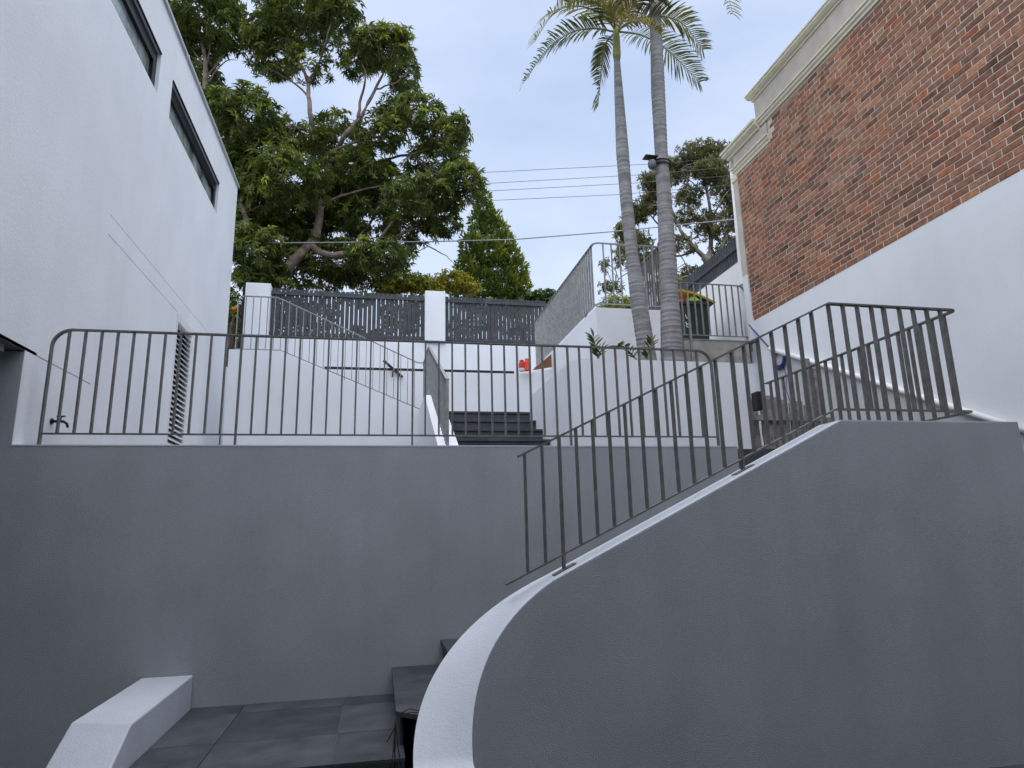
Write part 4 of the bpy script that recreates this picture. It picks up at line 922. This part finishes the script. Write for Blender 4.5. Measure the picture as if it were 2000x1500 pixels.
def frond(parent, pts3, nleaf=58, ll=.40, droop=.5, tone=(1, 1, 1), brown=0):
    P = [Vector(p) for p in pts3]; out = []
    for i in range(len(P)-1):
        a, b, c, d = P[max(i-1, 0)], P[i], P[i+1], P[min(i+2, len(P)-1)]
        for k in range(8):
            t_ = k/8; out.append(.5*((2*b)+(c-a)*t_+(2*a-5*b+4*c-d)*t_**2+(3*b-a-3*c+d)*t_**3))
    out.append(P[-1]); n_ = len(out)
    f_ = MB().tube(out, [.018*(1-.85*i/(n_-1)) for i in range(n_)], 6).build('frond', 'rachis', parent, smooth=True)
    V, F, T = [], [], []
    for i in range(nleaf):
        s = .10+.90*i/(nleaf-1); x = s*(n_-1); k = min(int(x), n_-2); p = out[k].lerp(out[k+1], x-k); tg = (out[k+1]-out[k]).normalized()
        sd = tg.cross(Vector((0, 0, 1)));  sd = sd.normalized() if sd.length > .05 else Vector((1, 0, 0)); upv = sd.cross(tg).normalized()
        L0 = ll*(.45+.55*math.sin(min(1, (s+.12))*math.pi*.80))*(1.0 if s < .85 else (1-(s-.85)*2.6))
        for sg in (-1, 1):
            if RNG.random() < .05: continue
            v = (sd*sg*.80+tg*RNG.uniform(.45, .75)+upv*RNG.uniform(.15, .45)).normalized(); L1 = L0*RNG.uniform(.82, 1.1)
            w = .016; wv = tg*w
            q0 = p; q1 = p+v*L1*.45; q2 = p+v*L1*.80+Vector((0, 0, -droop*L1*.22)); q3 = p+v*L1*.98+Vector((0, 0, -droop*L1*.52))
            b_ = len(V); V += [q0-wv*.5, q0+wv*.5, q1-wv*.9, q1+wv*.9, q2-wv*.7, q2+wv*.7, q3]
            F += [(b_, b_+1, b_+3, b_+2), (b_+2, b_+3, b_+5, b_+4), (b_+4, b_+5, b_+6)]
            c_ = RNG.uniform(.75, 1.25); br_ = brown > RNG.random(); T += [tuple(c_*q*e for q, e in zip(tone, (1.9, 1.15, .9) if br_ else (1, 1, 1)))]*3
    mb = MB(); mb.v = [tuple(v) for v in V]; mb.f = F
    o = bpy.data.objects.new('leaflets', bpy.data.meshes.new('leaflets')); o.data.from_pydata([tuple(Vector(v)-WL[parent]) for v in mb.v], [], F); o.data.materials.append(M['frond'])
    COL.objects.link(o); o.parent = f_; WL[o] = WL[parent]; set_tone(o.data, T, 1)
    return f_
YP1 = 8.42
p1 = thing('palm_tree', 'slimmer leaning palm with its green crown in view', 'palm', (3.55, YP1, ZP-.14), group='palms in the white planter')
C = palm_trunk([(705, 1248, 1283), (600, 1232.5, 1265), (500, 1222, 1247), (400, 1212, 1236), (300, 1203.5, 1228.5), (180, 1200, 1217), (114, 1199, 1210.5)], YP1, p1)
ct = at(1205, 114, 'Y', YP1); cc = at(1203.5, 58, 'Y', YP1)
MB().tube([ct-Vector((0, 0, .02)), ct+Vector((0, 0, .06)), ct.lerp(cc, .6), cc+Vector((0, 0, .06))], [.052, .064, .058, .045], 12).build('crownshaft', 'crownshaft', p1, smooth=True)
def fr_px(lst, Y): return [at(x, y, 'Y', Y+d) for x, y, d in lst]
for lst, kw in [
    ([(1202,58,0),(1175,28,-.15),(1130,12,-.35),(1085,22,-.5),(1044,82,-.6)], dict(tone=(1.5,1.3,.8))),
    ([(1200,62,0),(1160,56,.15),(1115,64,.25),(1070,95,.3),(1026,158,.3)], dict(tone=(.8,.85,.9))),
    ([(1199,66,0),(1184,84,.3),(1176,120,.45),(1172,165,.5),(1168,206,.5)], dict(ll=.26, tone=(.8,.85,.8))),
    ([(1208,58,0),(1250,36,-.1),(1295,32,-.2),(1335,48,-.25),(1373,96,-.25)], dict(tone=(1.1,1.05,.8), brown=.2)),
    ([(1210,62,0),(1250,68,.4),(1290,88,.6),(1325,118,.7),(1366,160,.7)], dict(ll=.46)),
    ([(1204,54,0),(1206,18,.1),(1206,-30,.2),(1200,-75,.25)], dict(tone=(.9,.9,.9))),
    ([(1202,54,0),(1190,20,-.3),(1160,-8,-.6),(1125,0,-.85)], dict(brown=.5)),
    ([(1208,54,0),(1235,14,-.2),(1265,-12,-.4),(1295,-5,-.5)], dict(brown=.5)),
    ([(1208,60,0),(1228,44,-.5),(1256,44,-.9),(1290,66,-1.1)], dict(tone=(1.3,1.15,.8), brown=.2)),
    ([(1203,54,0),(1180,10,.5),(1150,-10,.9),(1110,5,1.2)], dict(brown=.3)),
    ([(1207,54,0),(1230,10,.6),(1255,-15,1.0),(1290,-10,1.3)], dict())]:
    frond(p1, fr_px(lst, YP1), **kw)
YP2 = 8.30
p2 = thing('palm_tree', 'thicker straight palm with a floodlight strapped to its trunk', 'palm', (3.95, YP2, ZP-.14), group='palms in the white planter')
topc = at(1276, -40, 'Y', YP2); tp2 = Vector((topc.x+.05, YP2, 10.6))
palm_trunk([(705, 1291, 1336), (600, 1290, 1327), (500, 1287, 1321), (400, 1284, 1312.5), (300, 1279, 1304), (180, 1272, 1299), (60, 1270, 1292.5), (0, 1267, 1290)], YP2, p2, (tp2, .085))
MB().tube([tp2-Vector((0, 0, .05)), tp2+Vector((0, 0, .12)), tp2+Vector((0, 0, .8))], [.09, .11, .07], 12).build('crownshaft', 'crownshaft', p2, smooth=True)
cr2 = tp2+Vector((0, 0, .8))
for k in range(11):
    a_ = k*2.399+.3; e = RNG.uniform(.2, 1.1); d_ = Vector((math.cos(a_), math.sin(a_), 0))
    frond(p2, [cr2, cr2+d_*.6+Vector((0, 0, .25+.4*e)), cr2+d_*1.2+Vector((0, 0, .2+.4*e)), cr2+d_*1.7+Vector((0, 0, -.3+.5*e)), cr2+d_*1.95+Vector((0, 0, -.9+.5*e))], ll=.42)
e_ = at(1431, 26, 'Y', YP2-.6); frond(p2, [cr2, cr2.lerp(e_, .3)+Vector((.15, 0, .45)), cr2.lerp(e_, .65)+Vector((.25, 0, .45)), e_], ll=.36, brown=.4)
# ---- floodlight strapped to the palm
fl = thing('floodlight', 'grey floodlight with small solar panel strapped to the palm trunk', 'floodlight', at(1276, 322, 'Y', YP2-.05))
c = at(1293.5, 319, 'Y', YP2)
for dz, rz_ in ((.0, .0), (-.055, .02)):
    MB().tube([c+Vector((.124*math.cos(q), .124*math.sin(q), dz-.02*math.cos(q))) for q in np.linspace(0, 6.283, 25)], .012, 6).build('strap', 'black', fl, smooth=True)
h = at(1273.5, 321, 'Y', YP2-.06)
rg = []
for z, r in ((.065, .02), (.055, .05), (.02, .062), (-.03, .06), (-.065, .045), (-.075, .015)): rg.append([h+Vector((r*math.cos(q), r*1.1*math.sin(q), z)) for q in np.linspace(0, 6.283, 15)[:-1]])
MB().loft(rg).build('head', 'lampgrey', fl, smooth=True)
MB().bar([h+Vector((.03, 0, .0)), c+Vector((-.11, -.02, -.02))], .03, .03, (0, 1, 0)).build('bracket', 'black', fl)
MB().bar([h+Vector((.0, 0, .06)), h+Vector((.0, 0, .105))], .016, .016, (0, 1, 0)).build('mast', 'black', fl)
MB().box(h.x-.12, h.x+.08, h.y-.07, h.y+.07, h.z+.105, h.z+.115).build('solar_panel', 'black', fl)
# ---- small glossy plants in the planter
lf = MB(); ring_ = [(0, 0, 0), (.022, .03, .008), (.030, .062, .006), (.020, .095, 0), (0, .115, -.006), (-.020, .095, 0), (-.030, .062, .006), (-.022, .03, .008)]
lf.add(ring_+[(0, .055, -.004)], [(i, (i+1) % 8, 8) for i in range(8)]); lfm = lf.mesh('leaf', 'leaf_zz', True)
def zz_plant(label, px_pts, sc, n_):
    Y = 7.66; P = [at(x, y, 'Y', Y) for x, y in px_pts]; b_ = Vector((P[0].x, Y, ZP-.14))
    t_ = thing('potted_plant', label, 'plant', b_, group='small glossy plants in the planter')
    MB().tube([b_]+P, [.012]+[.010-.006*i/len(P) for i in range(len(P))], 6).build('stem', 'stem', t_, smooth=True); sc *= 1.45
    for k in range(n_):
        s = (k+.5)/n_*(len(P)-1); i = min(int(s), len(P)-2); p = P[i].lerp(P[i+1], s-i); tg = (P[i+1]-P[i]).normalized()
        sg = 1 if k % 2 else -1; d_ = (tg*.75+Vector((sg*.8, RNG.uniform(-.5, .3), .1))).normalized()
        q = d_.to_track_quat('Y', 'Z'); o = inst('leaf', lfm, p, t_, None); o.rotation_mode = 'QUATERNION'; o.rotation_quaternion = q; o.scale = (sc*RNG.uniform(.8, 1.1),)*3
    o = inst('leaf', lfm, P[-1], t_, None); o.rotation_mode = 'QUATERNION'; o.rotation_quaternion = (P[-1]-P[-2]).normalized().to_track_quat('Y', 'Z'); o.scale = (sc,)*3
zz_plant('taller small plant with rounded leaves, leftmost in the planter', [(1168, 700), (1164, 680), (1159, 660)], .85, 13)
zz_plant('second stem beside the leftmost small plant', [(1168, 702), (1172, 690), (1176, 680)], .7, 6)
zz_plant('small plant drooping left in front of the leaning palm', [(1243, 702), (1232, 690), (1222, 680), (1206, 678)], .75, 14)
zz_plant('small upright yellow green plant in front of the leaning palm trunk', [(1264, 703), (1266, 686), (1274, 668)], .8, 13)
# ---- overhead wires
for (pts, Y, r, lab) in [([(700, 345), (960, 336), (1260, 321), (1430, 308), (1700, 280)], 20.5, .009, 'topmost thin overhead wire crossing the sky'),
    ([(700, 366), (955, 358), (1275, 340), (1430, 326), (1700, 300)], 20.5, .009, 'second overhead wire from the top'),
    ([(700, 381), (955, 373), (1250, 357), (1430, 343), (1700, 320)], 20.5, .009, 'third overhead wire from the top'),
    ([(700, 398), (950, 392), (1210, 380), (1430, 361), (1700, 340)], 20.5, .009, 'fourth overhead wire from the top'),
    ([(600, 474), (835, 472), (1000, 468), (1200, 452), (1440, 428), (1700, 395)], 16.0, .016, 'thick pale service cable, lowest of the overhead wires')]:
    w = [at(x, y, 'Y', Y) for x, y in pts]; a = w[0]+(w[0]-w[1])*3; b = w[-1]+(w[-1]-w[-2])*2
    t_ = MB().tube([a]+w+[b], r, 6); solo('overhead_wire', t_, 'wire' if r < .014 else 'steel_light', lab, 'wire', group='overhead wires')
# ---- loose cable ends at the unfinished step
lw = thing('loose_cables', 'loose dark cables hanging at the unfinished edge of the first step', 'cables', at(772, 1480, 'Y', 4.38))
for pts in ([(822, 1389), (800, 1384), (785, 1392), (774, 1402), (772, 1440), (770, 1520)], [(826, 1393), (802, 1391), (779, 1399), (769, 1425), (755, 1450)], [(776, 1400), (771, 1445), (765, 1490), (752, 1530)], [(774, 1405), (776, 1450), (782, 1490), (790, 1530)], [(772, 1410), (769, 1460), (776, 1500), (780, 1530)]):
    P = [at(x, y, 'Y', 4.36+RNG.uniform(-.01, .01)) for x, y in pts]; MB().tube(P, .0032, 5).build('cable', 'wire_brown', lw, smooth=True)
